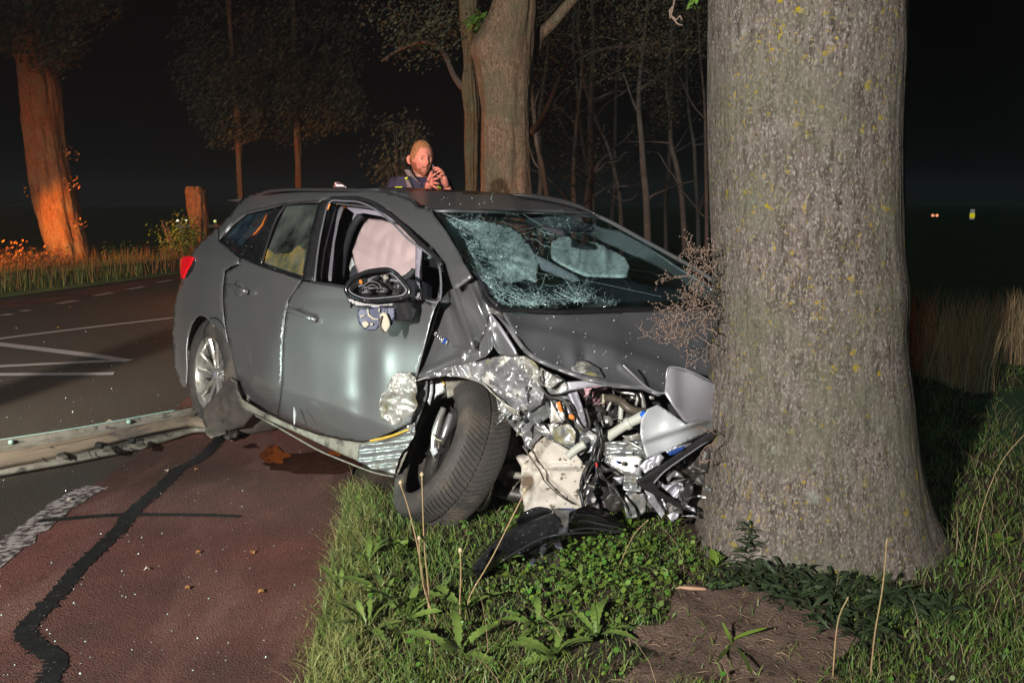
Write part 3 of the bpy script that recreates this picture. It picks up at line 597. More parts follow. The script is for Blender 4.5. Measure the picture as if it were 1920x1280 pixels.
patch('mirror_inside', z2((770, 270), (900, 290), (940, 330), (880, 350), (790, 330)), 4.45, MAT['dark_trim'], car, 6, solid=.02)
patch('roof_console', z2((640, 190), (1020, 210), (1050, 260), (960, 320), (700, 270)), 4.75, MAT['dark_trim'], car, 10, solid=.02)
patch('dash_top', z2((440, 700), (700, 640), (1000, 620), (1280, 600), (1700, 690), (1700, 740), (1300, 745), (800, 755), (520, 740)), [(930, 560, 3.75), (1080, 530, 4.2), (1280, 560, 4.5)], MAT['dark_trim'], car, 12)
patch('instrument_cluster', z2((740, 450), (1000, 590), (1040, 650), (760, 540)), 4.35, MAT['grey_trim'], car, 6, solid=.02)
# crack network: fine ribbons standing on the glass
def cracks(name, lines, r, m, parent, field, lift=.004):
    vs_ = []; fs = []
    for L in lines:
        pts = [at(x, y, field(x, y)-lift) for x, y in L]
        if len(pts) < 2: continue
        a, f_ = tube(None, pts, [r*R.uniform(.5, 1.3)]*len(pts), None, seg=3, sm=0)
        k = len(vs_); vs_ += a; fs += [tuple(i+k for i in q) for q in f_]
    o = mesh(name, vs_, fs, m, parent, False); tagit(o, kind='stuff'); return o
def crackline(x, y, ang, n, st, jit=.35):
    L = [(x, y)]
    for _ in range(n):
        ang += R.gauss(0, jit); x += st*math.cos(ang); y += st*math.sin(ang)*.8
        if not inpoly(x, y, WSo): break
        L.append((x, y))
    return L
CL = []; CD = []
def star(cx, cy, n, L, a0, a1, rings, tgt):
    ends = []
    for k in range(n):
        a = a0+(a1-a0)*(k+R.uniform(-.3, .3))/n; ll = L*R.uniform(.4, 1.1); st = 7; P = [(cx, cy)]; aa = a
        for q in range(int(ll/st)):
            aa += R.gauss(0, .10); x = P[-1][0]+st*math.cos(aa); y = P[-1][1]+st*math.sin(aa)*.8
            if not inpoly(x, y, WSo): break
            P.append((x, y))
            if R.random() < .16: tgt.append(crackline(x, y, aa+R.choice((-1, 1))*R.uniform(.5, 1.1), R.randint(2, 7), 5, .25))
        tgt.append(P); ends.append(P)
    for q in rings:
        for k in range(len(ends)-1):
            A, B = ends[k], ends[k+1]
            if len(A) > q+1 and len(B) > q+1 and R.random() < .75: tgt.append([A[q], ((A[q][0]+B[q][0])/2+R.gauss(0, 2), (A[q][1]+B[q][1])/2+R.gauss(0, 2)), B[q]])
star(866, 470, 26, 150, -.9, 1.9, (1, 2, 3, 4, 6, 8, 10), CL); star(905, 528, 20, 130, -1.3, .7, (1, 2, 3, 5, 7, 9), CL)
star(1000, 572, 26, 95, -3.1, 0, (1, 2, 3, 4, 6), CL); star(1085, 566, 24, 80, -3.1, 0, (1, 2, 3, 4, 5), CL); star(835, 415, 16, 110, -.3, 1.6, (1, 2, 3, 5, 7), CL)
star(930, 455, 24, 90, 0, 6.28, (1, 2, 4, 6, 8), CD); star(1060, 470, 20, 100, 0, 6.28, (2, 4, 6), CD); star(980, 430, 14, 80, 0, 6.28, (2, 4, 6), CD); star(1040, 430, 16, 90, 0, 6.28, (2, 4, 6), CL); star(1150, 500, 12, 100, 0, 6.28, (3, 6), CD); star(880, 420, 18, 90, 0, 6.28, (2, 4, 6, 8), CL)
for _ in range(60): s_ = R.random(); a = (822+98*s_, 405+155*s_); CL.append(crackline(a[0]+R.uniform(0, 22), a[1]+R.uniform(-8, 8), R.uniform(-.6, 1.1), R.randint(3, 10), R.uniform(3, 6)))
for _ in range(60): CL.append(crackline(R.uniform(900, 1150), 574-abs(R.gauss(0, 12)), R.uniform(-3.1, .2), R.randint(3, 7), R.uniform(3, 6), .5))
CL.append([(890, 505), (960, 520), (1020, 545), (1060, 572)]); CL.append([(890, 502), (950, 507), (1010, 512), (1060, 520), (1120, 530), (1180, 543), (1240, 556)]); CL.append([(990, 430), (1015, 422), (1045, 414), (1046, 440), (1040, 470), (1020, 500)])
cracks('crack', CL, .0006, MAT['glass_crack'], ws, wsf); cracks('crack', CD, .0006, mat('crack_shade', (.03, .06, .065), .5), ws, wsf)
# glass chips glinting in the cracks, and crumbs on bonnet and roof
vs_ = []; fs = []
def chip(p, s):
    k = len(vs_); n_ = Vector((R.gauss(0, 1), R.gauss(0, 1), R.gauss(0, 1))).normalized(); a = n_.orthogonal().normalized(); b = n_.cross(a)
    vs_.extend([p+a*s, p+b*s, p-a*s, p-b*s*.7, p+n_*s*.6]); fs.extend([(k, k+1, k+4), (k+1, k+2, k+4), (k+2, k+3, k+4), (k+3, k, k+4), (k, k+3, k+2, k+1)])
for _ in range(1700):
    L = R.choice(CL); q = R.choice(L); x = q[0]+R.gauss(0, 3.5); y = q[1]+R.gauss(0, 3)
    if inpoly(x, y, WSo): chip(at(x, y, wsf(x, y)-.006), R.uniform(.0009, .0024))
tagit(mesh('glass_chips', vs_, fs, MAT['glass_chip'], ws, False), kind='stuff')
# bonnet
HO = [(942, 583), (975, 585), (1060, 588), (1170, 584), (1345, 580), (1350, 745), (1315, 728), (1258, 688), (1250, 736), (1236, 739), (1205, 727), (1150, 722), (1100, 710), (1060, 696), (1010, 675), (985, 657), (966, 628), (952, 600)]
HC = [(942, 583, 3.47), (1060, 588, 3.68), (1170, 584, 3.94), (1345, 580, 4.36), (1345, 650, 3.95), (1345, 740, 3.58), (1250, 736, 3.42), (1150, 722, 3.32), (1060, 696, 3.3), (985, 657, 3.34), (1150, 650, 3.55)]
hf = dfield(HC)
def hb(x, y, p):
    r1 = .03*math.exp(-((x-1075)/14)**2-((y-665)/26)**2)-.03*math.exp(-((x-1098)/10)**2-((y-690)/26)**2)
    yb = 606+(x-950)*.12+((x-950)/300)**2*38
    crown = .018*math.tanh((y-yb)/7)
    r2 = .02*math.exp(-(((x-1190)*.75-(y-705))/9)**2)*(1 if 1160 < x < 1245 and y > 680 else 0)
    return r1+crown+r2+.006*noise.noise(Vector((x*.02, y*.02, 4)))
bonnet = patch('bonnet', HO, HC, MAT['hood_paint'], car, 5, bump=hb, solid=.01)
patch('bonnet_underside_edge', z8((240, 285), (420, 272), (580, 300), (760, 330), (800, 345), (560, 318), (420, 318), (250, 350)), [(1064, 716, 3.31), (1210, 730, 3.33)], MAT['bright_silver'], car, 4)
ptube('bonnet_edge', [(985, 657, 3.32), (1010, 675, 3.29), (1060, 698, 3.28), (1100, 712, 3.28), (1150, 724, 3.3), (1205, 729, 3.33), (1238, 741, 3.38)], 1.8, MAT['scraped_metal'], car)
patch('scraped_bonnet_patch', z3((1110, 275), (1135, 225), (1200, 225), (1270, 265), (1300, 320), (1220, 305), (1150, 290)), lambda x, y: at(x, y, hf(x, y)-.035), MAT['scraped_metal'], car, 4, bump=crease(.03, .01))
patch('torn_bonnet_corner', z3((1660, 275), (1675, 262), (1760, 280), (1890, 345), (1980, 380), (1980, 545), (1890, 560), (1765, 585), (1640, 410), (1648, 330)), [(1253, 690, 3.36), (1330, 715, 3.42), (1287, 795, 3.33), (1360, 780, 3.52)], MAT['bright_silver'], car, 5, bump=lambda x, y, p: .02*math.exp(-((x-1262)/14)**2), solid=.006)
ptube('torn_bonnet_lip', [(1168, 684, 3.3), (1188, 703, 3.3), (1215, 727, 3.33), (1246, 736, 3.35), (1250, 700, 3.34), (1258, 688, 3.35), (1290, 694, 3.38), (1335, 716, 3.46)], 1.7, MAT['bright_silver'], car)
patch('bumper_cover', z3((1600, 475), (1640, 500), (1762, 587), (1890, 562), (1990, 540), (1990, 610), (1885, 632), (1700, 715), (1540, 776), (1518, 700), (1504, 640), (1508, 560), (1545, 500)), [(1233, 760, 3.34), (1290, 797, 3.28), (1213, 858, 3.3), (1203, 810, 3.32), (1360, 790, 3.5)], MAT['pale_panel'], car, 5, bump=lambda x, y, p: .02*math.tanh((y-(831-(x-1204)*.34))/3)*-1, solid=.006)
# ---------------- crumpled right wing
FEN = z2((235, 662), (262, 618), (320, 562), (372, 600), (402, 690), (445, 742), (515, 782))+[(934, 590)]+ze((1040, 165), (985, 340), (960, 400), (925, 480), (920, 560), (970, 640))+[(905, 669), (872, 684), (855, 692), (830, 700), (806, 706), (781, 716)]+ze((285, 700), (300, 600), (345, 450), (385, 350), (395, 290), (430, 180), (490, 60))+[(828, 560), (840, 546)]
FC = [(851, 540, 3.72), (824, 566, 3.78), (803, 630, 3.74), (781, 716, 3.68), (880, 560, 3.58), (934, 585, 3.5), (880, 640, 3.5), (905, 669, 3.44), (855, 690, 3.56)]
def fb(x, y, p):
    v = 0
    v += .045*math.exp(-(((x-868)-(y-600)*.35)/9)**2)*(y < 660)          # folds running down from the pillar
    v -= .035*math.exp(-(((x-848)-(y-600)*.25)/8)**2)*(y < 650)
    v += .035*math.exp(-(((x-896)-(y-570)*.45)/7)**2)*(y < 640)
    v -= .02*math.exp(-(((x-882)-(y-570)*.42)/6)**2)*(y < 650)
    v += .03*math.exp(-(((y-697)+(x-800)*.42)/9)**2)*(x < 870)
    v += .025*noise.noise(Vector((x*.03, y*.022, 5)))
    return v
patch('front_wing', FEN, FC, P_, car, 4, bump=fb, solid=.005)
patch('wing_flange', ze((1042, 168), (1060, 158), (1120, 250), (1200, 370), (1290, 500), (1350, 600), (1320, 620), (1190, 618), (1130, 590), (1080, 505), (1060, 560), (970, 645), (920, 560), (928, 470), (965, 400), (990, 320)), [(918, 588, 3.45), (970, 660, 3.36), (905, 668, 3.42), (930, 640, 3.42)], P_, car, 4, bump=lambda x, y, p: .02*math.exp(-((x-917)/7)**2)-.015*math.exp(-(((x-935)-(y-650)*.5)/8)**2), solid=.004)
ptube('hood_gap_strip', [(919, 589, 3.42), (935, 610, 3.38), (948, 630, 3.36), (962, 652, 3.34), (968, 664, 3.33)], [2.5, 4, 4.5, 4, 3], MAT['bright_silver'], car, 4)
ptube('wing_rail', [(925, 583, 3.5), (950, 610, 3.42), (966, 632, 3.37), (984, 655, 3.33), (1005, 672, 3.3), (1040, 690, 3.3)], [2, 4, 5, 5, 5, 3], MAT['scraped_metal'], car, 5)
patch('cowl_mesh', ze((1100, 110), (1140, 90), (1160, 130), (1240, 330), (1290, 410), (1250, 380), (1150, 260), (1070, 150)), [(930, 580, 3.48), (960, 625, 3.42)], MAT['dark_steel'], car, 3, bump=crease(.01, .006))
# badge
BD = empty('badge'); BD.parent = car; BD.matrix_basis = Matrix.Identity(4)
ffd = dfield(FC)
def on_f(x, y): return at(x, y, ffd(x, y)-fb(x, y, None)-.022)
def blet(polys, m=MAT['silver_letter'], nm='badge_letter'):
    for P in polys: patch(nm, ze(*P), lambda x, y: on_f(x, y), m, BD, 3, solid=.003)
def blk(x, y, ux, uy, w1, h1):   # letter cell frame: origin, x axis, y axis
    return lambda a, b: (x+ux[0]*a*w1+uy[0]*b*h1, y+ux[1]*a*w1+uy[1]*b*h1)
UX, UY = (.78, .63), (-.27, .96)
def strokes(k, segs, th=9):
    c = blk(392+k*40, 308+k*33, UX, UY, 30, 46)
    for (a, b, c_, d) in segs:
        p, q = Vector(c(a, b)), Vector(c(c_, d)); n_ = (q-p).normalized(); n_ = Vector((-n_.y, n_.x))*th/2
        blet([[tuple(p+n_), tuple(q+n_), tuple(q-n_), tuple(p-n_)]])
strokes(0, [(.3, 0, .3, 1), (.3, 0, .9, 0), (.3, .5, .85, .5), (.9, 0, .9, .5), (.3, .95, .95, .95)])
strokes(1, [(0, 0, 0, 1), (0, 0, .7, 0), (.7, 0, .7, .45), (0, .5, .7, .5), (.3, .5, .8, 1)])
strokes(2, [(.1, 0, .1, 1)], 11)
strokes(2.6, [(0, 0, 0, 1), (0, 0, .65, .08), (.65, .08, .65, .92), (0, 1, .65, .92)])
blet([[(527, 428), (545, 422), (512, 480), (492, 468)]], MAT['pale_panel'], 'badge_bar'); blet([[(545, 422), (572, 440), (545, 492), (512, 480)]], MAT['sticker_blue'], 'badge_bar'); blet([[(572, 440), (580, 455), (556, 498), (545, 492)]], MAT['silver_letter'], 'badge_bar')
# bare metal: crumple at the door corner
patch('crumpled_door_corner', z3((100, 320), (140, 292), (200, 295), (235, 320), (240, 360), (250, 400), (235, 440), (250, 480), (225, 530), (190, 560), (150, 603), (100, 585), (50, 560), (33, 500), (40, 430), (75, 380)), [(740, 705, 3.68), (778, 715, 3.62), (715, 760, 3.75), (755, 800, 3.72), (780, 750, 3.66)], MAT['bare_metal'], car, 3, bump=addb(crease(.085, .085, 2), crease(.04, .022, 5)), smooth=True)
patch('torn_door_skin', z3((205, 380), (240, 345), (310, 335), (300, 440), (270, 520), (240, 600), (215, 640), (190, 600), (215, 500), (200, 420)), [(780, 720, 3.72), (790, 790, 3.74)], MAT['body_steel'], car, 4, bump=crease(.04, .02, 3))
patch('torn_sill', z3((150, 610), (230, 560), (235, 640), (200, 700), (150, 760), (120, 860), (0, 840), (-90, 790), (-80, 700), (0, 690), (90, 670)), [(670, 840, 3.98), (770, 800, 3.75), (740, 880, 3.84)], MAT['body_steel'], car, 4, bump=addb(crease(.08, .02, 4), lambda x, y, p: .009*math.sin(y*.42+x*.05)))
ptube('sill_foam', [(694, 826, 3.86), (715, 822, 3.83), (740, 815, 3.8), (768, 804, 3.74)], [2, 2.6, 2.6, 2], MAT['yellow_foam'], car)
patch('hinge_post', [(803, 712), (812, 710), (812, 735), (806, 760), (799, 748)], 3.75, MAT['pale_panel'], car, 4); patch('hinge_post', [(812, 708), (832, 706), (836, 735), (820, 742), (812, 752)], 3.78, MAT['body_steel'], car, 4)
ptube('yellow_wire', [(825, 706, 3.7), (830, 714, 3.7), (834, 722, 3.7)], 1.6, MAT['yellow_foam'], car)
patch('arch_bracket', ze((540, 850), (740, 850), (690, 1040), (580, 1085), (560, 980)), [(835, 707, 3.7), (850, 740, 3.72)], MAT['dirty_sill'], car, 4, bump=crease(.03, .01))
# scraped band over the wheel
BAND = ze((265, 890), (370, 800), (480, 790), (580, 740), (760, 720), (900, 670), (1100, 630), (1300, 615), (1400, 620), (1500, 680), (1560, 740), (1590, 820), (1600, 900), (1620, 1000), (1640, 1090), (1500, 1150), (1420, 1230), (1360, 1220), (1220, 1150), (1120, 1060), (1050, 980), (960, 925), (830, 880), (700, 850), (530, 845), (400, 870))
patch('scraped_arch_panel', BAND, [(790, 712, 3.62), (870, 690, 3.5), (965, 668, 3.38), (1010, 700, 3.38), (1020, 745, 3.4), (975, 770, 3.42), (910, 720, 3.42), (860, 705, 3.5)], MAT['scraped_metal'], car, 3, bump=addb(crease(.13, .09, 1), crease(.055, .03, 8)), smooth=True)
ptube('arch_edge', [(782, 713, 3.6), (810, 706, 3.58), (850, 704, 3.53), (880, 710, 3.48), (905, 719, 3.44), (925, 738, 3.42), (950, 760, 3.4), (975, 771, 3.4)], 1.5, MAT['bare_metal'], car)
# ---------------- front right wheel: tyre torn off its rim, leaning
n_img = 23*math.pi/180
rt, upv, fw = Vector((1, 0, 0)), Vector((0, SP, CP)), Vector((0, CP, -SP))
ax = (rt*-math.cos(n_img)+upv*math.sin(n_img))*math.cos(.40)-fw*math.sin(.40); ax.normalize()
e1 = (rt*math.sin(n_img)+upv*math.cos(n_img)); e1 = (e1-ax*e1.dot(ax)).normalized(); e2 = ax.cross(e1)
fwh = empty('front_wheel'); fwh.parent = car; fwh.matrix_basis = Matrix.Identity(4)
WCn = at(843, 848, 3.80)
def lathe_at(name, prof, C, ax, e1, e2, m, parent, seg=96, fn=None, smooth=True, closed=True):
    vs_ = []; fs = []; k = len(prof)
    for i in range(seg):
        a = 2*math.pi*i/seg; d = e1*math.cos(a)+e2*math.sin(a)
        for j, (r, h) in enumerate(prof):
            if fn: r, h = fn(a, r, h, j)
            vs_.append(C+d*r+ax*h)
    for i in range(seg):
        i2 = (i+1) % seg
        for j in range(k if closed else k-1): j2 = (j+1) % k; fs.append((i*k+j, i*k+j2, i2*k+j2, i2*k+j))
    return mesh(name, vs_, fs, m, parent, smooth)
TP = [(.215, .085), (.225, .10), (.26, .115), (.292, .108)]+[(.312+.005*(1-((q-6)/6)**2), .095-q*.0158) for q in range(13)]+[(.292, -.108), (.26, -.115), (.22, -.10), (.212, -.09), (.235, -.09), (.285, -.08), (.295, 0), (.285, .075), (.235, .075)]
def sag(a, r, h, j):
    d = e1*math.cos(a)+e2*math.sin(a)
    k = max(0, -d.z); s = math.sin(a)
    return r*(1-.06*k**3)-.02*math.exp(-((a-1.0)/.5)**2)*(h > 0), h+.03*k**2*(1 if h > 0 else .4)+.012*math.sin(2*a)
lathe_at('tyre', TP, WCn, ax, e1, e2, MAT['tyre_rubber'], fwh, 96, sag)
# tread: curved directional ribs as raised blocks
vs_ = []; fs = []; NB = 92
for i in range(NB):
    for sgn in (-1, 1):
        pts = []
        for q in range(7):
            h = sgn*(.006+.0155*q); a = 2*math.pi*(i+(.5 if sgn > 0 else 0))/NB+.16*(q/6)**1.5*1.0
            pts.append((a, h))
        for q in range(6):
            for (a0, h0), (a1, h1) in ((pts[q], pts[q+1]),):
                wd = .022; k = len(vs_)
                for (a, h, lift) in ((a0, h0, 0), (a0+wd*2, h0, 0), (a1+wd*2, h1, 0), (a1, h1, 0)):
                    for L_ in (-.006, .0075):
                        r_ = .312+.005*(1-(abs(h)/.095)**2)+L_-.010*(abs(h)/.1)**6; rr_, hh = sag(a % (2*math.pi), r_, h, 0)
                        d = e1*math.cos(a)+e2*math.sin(a); vs_.append(WCn+d*rr_+ax*hh)
                fs += [(k+1, k+3, k+5, k+7), (k, k+1, k+7, k+6), (k+2, k+4, k+5, k+3), (k, k+2, k+3, k+1), (k+4, k+6, k+7, k+5)]
tagit(mesh('tread', vs_, fs, MAT['tyre_rubber'], fwh, False), kind='stuff')
lathe_at('rim_barrel', [(.20, .03), (.185, -.02), (.185, -.09), (.205, -.105), (.20, -.09), (.178, -.02)], WCn+ax*-.01, ax, e1, e2, MAT['dark_steel'], fwh, 48)
lathe_at('brake_disc', [(.01, -.02), (.15, -.02), (.15, -.04), (.01, -.04)], WCn, ax, e1, e2, MAT['dark_steel'], fwh, 32)
ptube('broken_spoke', [(832, 765, 3.70), (822, 790, 3.68), (815, 815, 3.67), (812, 845, 3.66)], [6, 7, 7, 5], MAT['alloy'], fwh, 6)
ptube('broken_spoke', [(846, 776, 3.72), (838, 800, 3.70), (830, 822, 3.69)], [6, 7, 5], MAT['scraped_metal'], fwh, 6)
ptube('broken_spoke', [(823, 822, 3.67), (822, 840, 3.66), (812, 860, 3.66)], [4, 4, 2], MAT['hose'], fwh, 6)
patch('rim_fragment', [(806, 842), (818, 838), (822, 848), (812, 856)], 3.64, MAT['pale_panel'], fwh, 4, solid=.01)
ptube('loose_cord', [(811, 812, 3.65), (818, 822, 3.64), (828, 826, 3.64)], 1.4, MAT['cream'], fwh, 5)
rows('rim_shard', [([(930, 862), (915, 905), (893, 940), (876, 960)], ('t', 3.78, 3.72)), ([(929, 880), (921, 915), (908, 945), (898, 958)], ('t', 3.74, 3.70)), ([(930, 890), (925, 920), (914, 950), (904, 960)], ('t', 3.80, 3.76))], MAT['alloy'], car, 16, .006)
# ---------------- rear wheel
rw = empty('rear_wheel'); rw.parent = car; rw.matrix_basis = Matrix.Identity(4)
RWc = CARM @ Vector((-.01, -.80, .322)); ax2 = (M3 @ Vector((0, -1, 0))).normalized(); f1 = (M3 @ Vector((1, 0, 0))).normalized(); f2 = ax2.cross(f1)
RP = [(.205, .085), (.225, .10), (.26, .108), (.295, .10)]+[(.318, .085-q*.0243) for q in range(8)]+[(.295, -.10), (.26, -.108), (.22, -.10), (.205, -.08)]
lathe_at('tyre', RP, RWc, ax2, f1, f2, MAT['tyre_rubber'], rw, 80)
lathe_at('rim', [(.222, .088), (.214, .094), (.205, .085), (.195, .03), (.195, -.07), (.2, -.07), (.205, .02), (.222, .07)], RWc, ax2, f1, f2, MAT['alloy'], rw, 64)
lathe_at('hub', [(.001, .062), (.03, .062), (.034, .055), (.06, .035), (.06, .0), (.001, .0)], RWc, ax2, f1, f2, MAT['alloy'], rw, 32, closed=False)
lathe_at('hub_cap', [(.001, .067), (.022, .066), (.026, .06)], RWc, ax2, f1, f2, MAT['grey_trim'], rw, 24, closed=False)
lathe_at('brake_disc', [(.001, -.01), (.14, -.01), (.14, -.03), (.001, -.03)], RWc, ax2, f1, f2, MAT['dark_steel'], rw, 32)
for k in range(5):
    for s2 in (-1, 1):
        a = 2*math.pi*k/5+.42; d0 = f1*math.cos(a+s2*.25)+f2*math.sin(a+s2*.25); d1 = f1*math.cos(a+s2*.24)+f2*math.sin(a+s2*.24)
        tw = (f1*-math.sin(a)+f2*math.cos(a))
        P8 = []
        for r_, wv, hv in ((.035, .013, .055), (.12, .010, .066), (.205, .016, .080)):
            c = RWc+d1*r_
            P8 += [c-tw*wv+ax2*(hv-.012), c-tw*wv*.5+ax2*hv, c+tw*wv*.5+ax2*hv, c+tw*wv+ax2*(hv-.012), c+ax2*(hv-.035)]
        mesh('spoke', P8, [(j*5+i, j*5+(i+1) % 5, j*5+5+(i+1) % 5, j*5+5+i) for j in range(2) for i in range(5)], MAT['alloy'], rw, False)
for k in range(5):
    a = 2*math.pi*k/5+.1; c = RWc+(f1*math.cos(a)+f2*math.sin(a))*.045; tube('wheel_nut', [c+ax2*.03, c+ax2*.052], .009, MAT['chrome'], rw, 6, sm=0)
cv = RWc+(f1*-.135+f2*-.07*0)+Vector((0, 0, -.05)); tube('valve', [cv+ax2*.03, cv+ax2*.07], .006, MAT['hose'], rw, 6, sm=0)
o_ = lathe_at('arch_liner', [(.37, .02), (.385, -.02), (.385, -.2), (.375, -.25)], RWc+Vector((0, 0, .02)), ax2, f1, f2, MAT['dusty_liner'], rw, 48, closed=False)
box('liner_back', (-.01, -.60, .42), (.8, .02, .7), MAT['dull_black'], car, 0, local=True)
for wx in (-.01, 2.4):
    w3 = empty('far_wheel'); w3.parent = car; w3.matrix_basis = Matrix.Identity(4); Cc = CARM @ Vector((wx, .78, .36))
    lathe_at('tyre', RP, Cc, -ax2, f1, -f2, MAT['tyre_rubber'], w3, 40); lathe_at('rim', [(.22, .08), (.2, .05), (.03, .05), (.001, .05)], Cc, -ax2, f1, -f2, MAT['alloy'], w3, 24, closed=False)
# tailgate and rear bumper (away from the camera)
def tg(name, x0, x1, zz0, zz1, m, hw0, hw1, bulge=.05):
    vs_ = []; n = 9
    for j in range(n):
        s = j/(n-1)
        for i in range(n):
            u = -1+2*i/(n-1); vs_.append((x0+(x1-x0)*s-bulge*(1-u*u)+.0, u*(hw0+(hw1-hw0)*s), zz0+(zz1-zz0)*s))
    return mesh(name, vs_, [(j*n+i, j*n+i+1, j*n+n+i+1, j*n+n+i) for j in range(n-1) for i in range(n-1)], m, car, solid=.01, local=True)
tg('rear_bumper', -.93, -.93, .25, .68, P_, .70, .70); tg('tailgate', -.90, -.86, .68, .98, P_, .70, .68); tg('tailgate_glass', -.84, -.60, .96, 1.27, MAT['gloss_black'], .62, .50)
# ---------------- door mirror, smashed
mir = empty('door_mirror'); mir.parent = car; mir.matrix_basis = Matrix.Identity(4)
def z7(*P): return [(640+x*.21087, 370+y*.21087) for x, y in P]
ring = z7((40, 820), (60, 770), (120, 710), (220, 665), (330, 645), (420, 643), (490, 680), (545, 740), (600, 810), (605, 850), (560, 890), (470, 905), (330, 920), (200, 920), (110, 890), (60, 860))
mt = 3.55
tube('mirror_shell_rim', [at(x, y, mt+(x-650)*-.0004) for x, y in ring], [.0085]*len(ring), MAT['gloss_black'], mir, 8, closed=True, sm=3)
tube('mirror_inner_rim', [at(705+(x-705)*.9, 531+(y-531)*.86, mt+.01) for x, y in ring], [.004]*len(ring), MAT['grey_trim'], mir, 6, closed=True, sm=3)
patch('mirror_shell', z7((36, 830), (80, 890), (200, 930), (330, 940), (480, 920), (600, 880), (605, 850), (560, 890), (330, 925), (120, 900)), [(660, 550, mt), (760, 560, mt)], MAT['gloss_black'], mir, 4, solid=.02)
patch('mirror_shell', z7((36, 850), (60, 930), (140, 975), (300, 985), (470, 975), (480, 915), (330, 940), (200, 930), (80, 890)), [(660, 565, mt+.01), (740, 575, mt+.01)], MAT['black_plastic'], mir, 4, solid=.03)
rows('mirror_back', [([(x, y) for x, y in smoothline(z7((60, 850), (90, 750), (250, 670), (420, 660), (560, 800)), 2)], ('t', mt+.01, mt+.01)), ([(x, y+8) for x, y in smoothline(z7((80, 860), (110, 770), (260, 700), (420, 690), (540, 800)), 2)], ('t', mt+.09, mt+.09)), ([(x, y+26) for x, y in smoothline(z7((80, 860), (150, 800), (260, 780), (420, 780), (540, 820)), 2)], ('t', mt+.11, mt+.11))], MAT['dull_black'], mir, 20)
for k in range(26):
    x0 = R.uniform(668, 745); y0 = R.uniform(518, 552); a = R.choice((0, 0, math.pi/2, .4, -.5)); L_ = R.uniform(6, 20)
    x1, y1 = x0+L_*math.cos(a), y0+L_*math.sin(a)*.7
    x1 = min(x1, 758); y1 = min(y1, 556); tube('bracket', [at(x0, y0, mt+.02), at(x1, y1, mt+.03)], .0026+.002*R.random(), MAT['grey_trim'] if k % 3 else MAT['dark_steel'], mir, 4, sm=0)
for rr in (9, 15):
    tube('motor_ring', [at(698+rr*1.2*math.cos(a), 543-rr*math.sin(a), mt+.02) for a in [i*math.pi/8 for i in range(9)]], .0035, MAT['dark_steel'], mir, 6, sm=2)
tube('motor', [at(748, 526, mt+.03), at(748, 548, mt+.03)], .018, MAT['black_plastic'], mir, 14, sm=0); tube('motor_cap', [at(748, 525, mt+.028), at(748, 529, mt+.028)], .019, MAT['grey_trim'], mir, 14, sm=0)
patch('clip', z7((360, 690), (415, 680), (420, 720), (390, 745), (365, 720)), mt, MAT['hose'], mir, 3); patch('clip', z7((155, 735), (180, 732), (190, 765), (165, 770)), mt, MAT['orange_reflection_and_clip'], mir, 3)
patch('mirror_foot', z7((460, 915), (600, 880), (640, 930), (672, 1000), (640, 1085), (610, 1100), (500, 1098), (482, 1060), (478, 980)), [(740, 565, mt), (775, 590, mt+.06), (745, 600, mt+.02)], MAT['black_plastic'], mir, 5, solid=.03, bump=lambda x, y, p: .02*math.exp(-(((x-765)-(y-580)*.35)/7)**2))
patch('mirror_glass_back', z7((145, 990), (215, 985), (300, 978), (475, 980), (478, 1050), (455, 1130), (400, 1140), (360, 1120), (310, 1180), (260, 1185), (200, 1170), (155, 1120), (143, 1050)), [(675, 580, mt-.01), (735, 580, mt)], MAT['backing_blue'], mir, 4, solid=.006)
for P in (((165, 1050), (205, 1045), (212, 1058), (178, 1062), (182, 1075), (166, 1070)), ((185, 1105), (215, 1098), (240, 1112), (245, 1135), (220, 1160), (195, 1150), (182, 1128)), ((250, 1122), (280, 1115), (286, 1130), (262, 1142)), ((225, 990), (240, 990), (250, 1040), (290, 1072), (330, 1080), (328, 1092), (280, 1086), (236, 1052)), ((330, 985), (345, 985), (340, 1020), (330, 1020))): patch('adhesive', z7(*P), mt-.018, MAT['cream'], mir, 3, solid=.002)
patch('indicator', z7((340, 1040), (375, 1020), (400, 1030), (430, 1100), (430, 1150), (395, 1205), (375, 1200), (355, 1130)), mt-.03, MAT['cream'], mir, 3, solid=.012)
ptube('indicator_edge', [(716, 592, mt-.04), (712, 610, mt-.04), (719, 622, mt-.04), (722, 623, mt-.04)], 1.5, MAT['hose'], mir, 6); ptube('wire', [(722, 545, mt-.01), (722, 575, mt-.02), (721, 588, mt-.03)], .6, MAT['dull_black'], mir, 4)
# ---------------- the opened engine bay
ST_, SC_, BM_ = MAT['body_steel'], MAT['scraped_metal'], MAT['bare_metal']
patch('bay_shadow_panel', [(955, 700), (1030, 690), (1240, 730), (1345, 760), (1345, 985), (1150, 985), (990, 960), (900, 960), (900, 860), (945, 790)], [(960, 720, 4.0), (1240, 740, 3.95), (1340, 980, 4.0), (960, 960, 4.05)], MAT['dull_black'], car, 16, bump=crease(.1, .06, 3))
patch('wheelhouse', z3((740, 540), (880, 560), (960, 620), (900, 700), (840, 800), (830, 1000), (680, 960), (700, 800), (740, 700)), [(950, 790, 3.86), (985, 950, 3.9)], mat('mauve_dirt', (.085, .065, .07), .85, var=(.05, .04, .04), vscale=8), car, 6, bump=crease(.06, .03, 6))
patch('strut_tower', z8((45, 235), (80, 220), (170, 235), (240, 290), (260, 350), (200, 370), (130, 375), (80, 350), (50, 300)), [(1015, 700, 3.4), (1070, 735, 3.42)], ST_, car, 4, bump=crease(.07, .02, 2), solid=.006)
patch('strut_tower', z8((0, 400), (70, 395), (110, 440), (130, 520), (60, 570), (0, 590), (-40, 540), (-30, 440)), [(1000, 750, 3.42), (1030, 790, 3.45)], ST_, car, 4, bump=crease(.05, .02, 3))
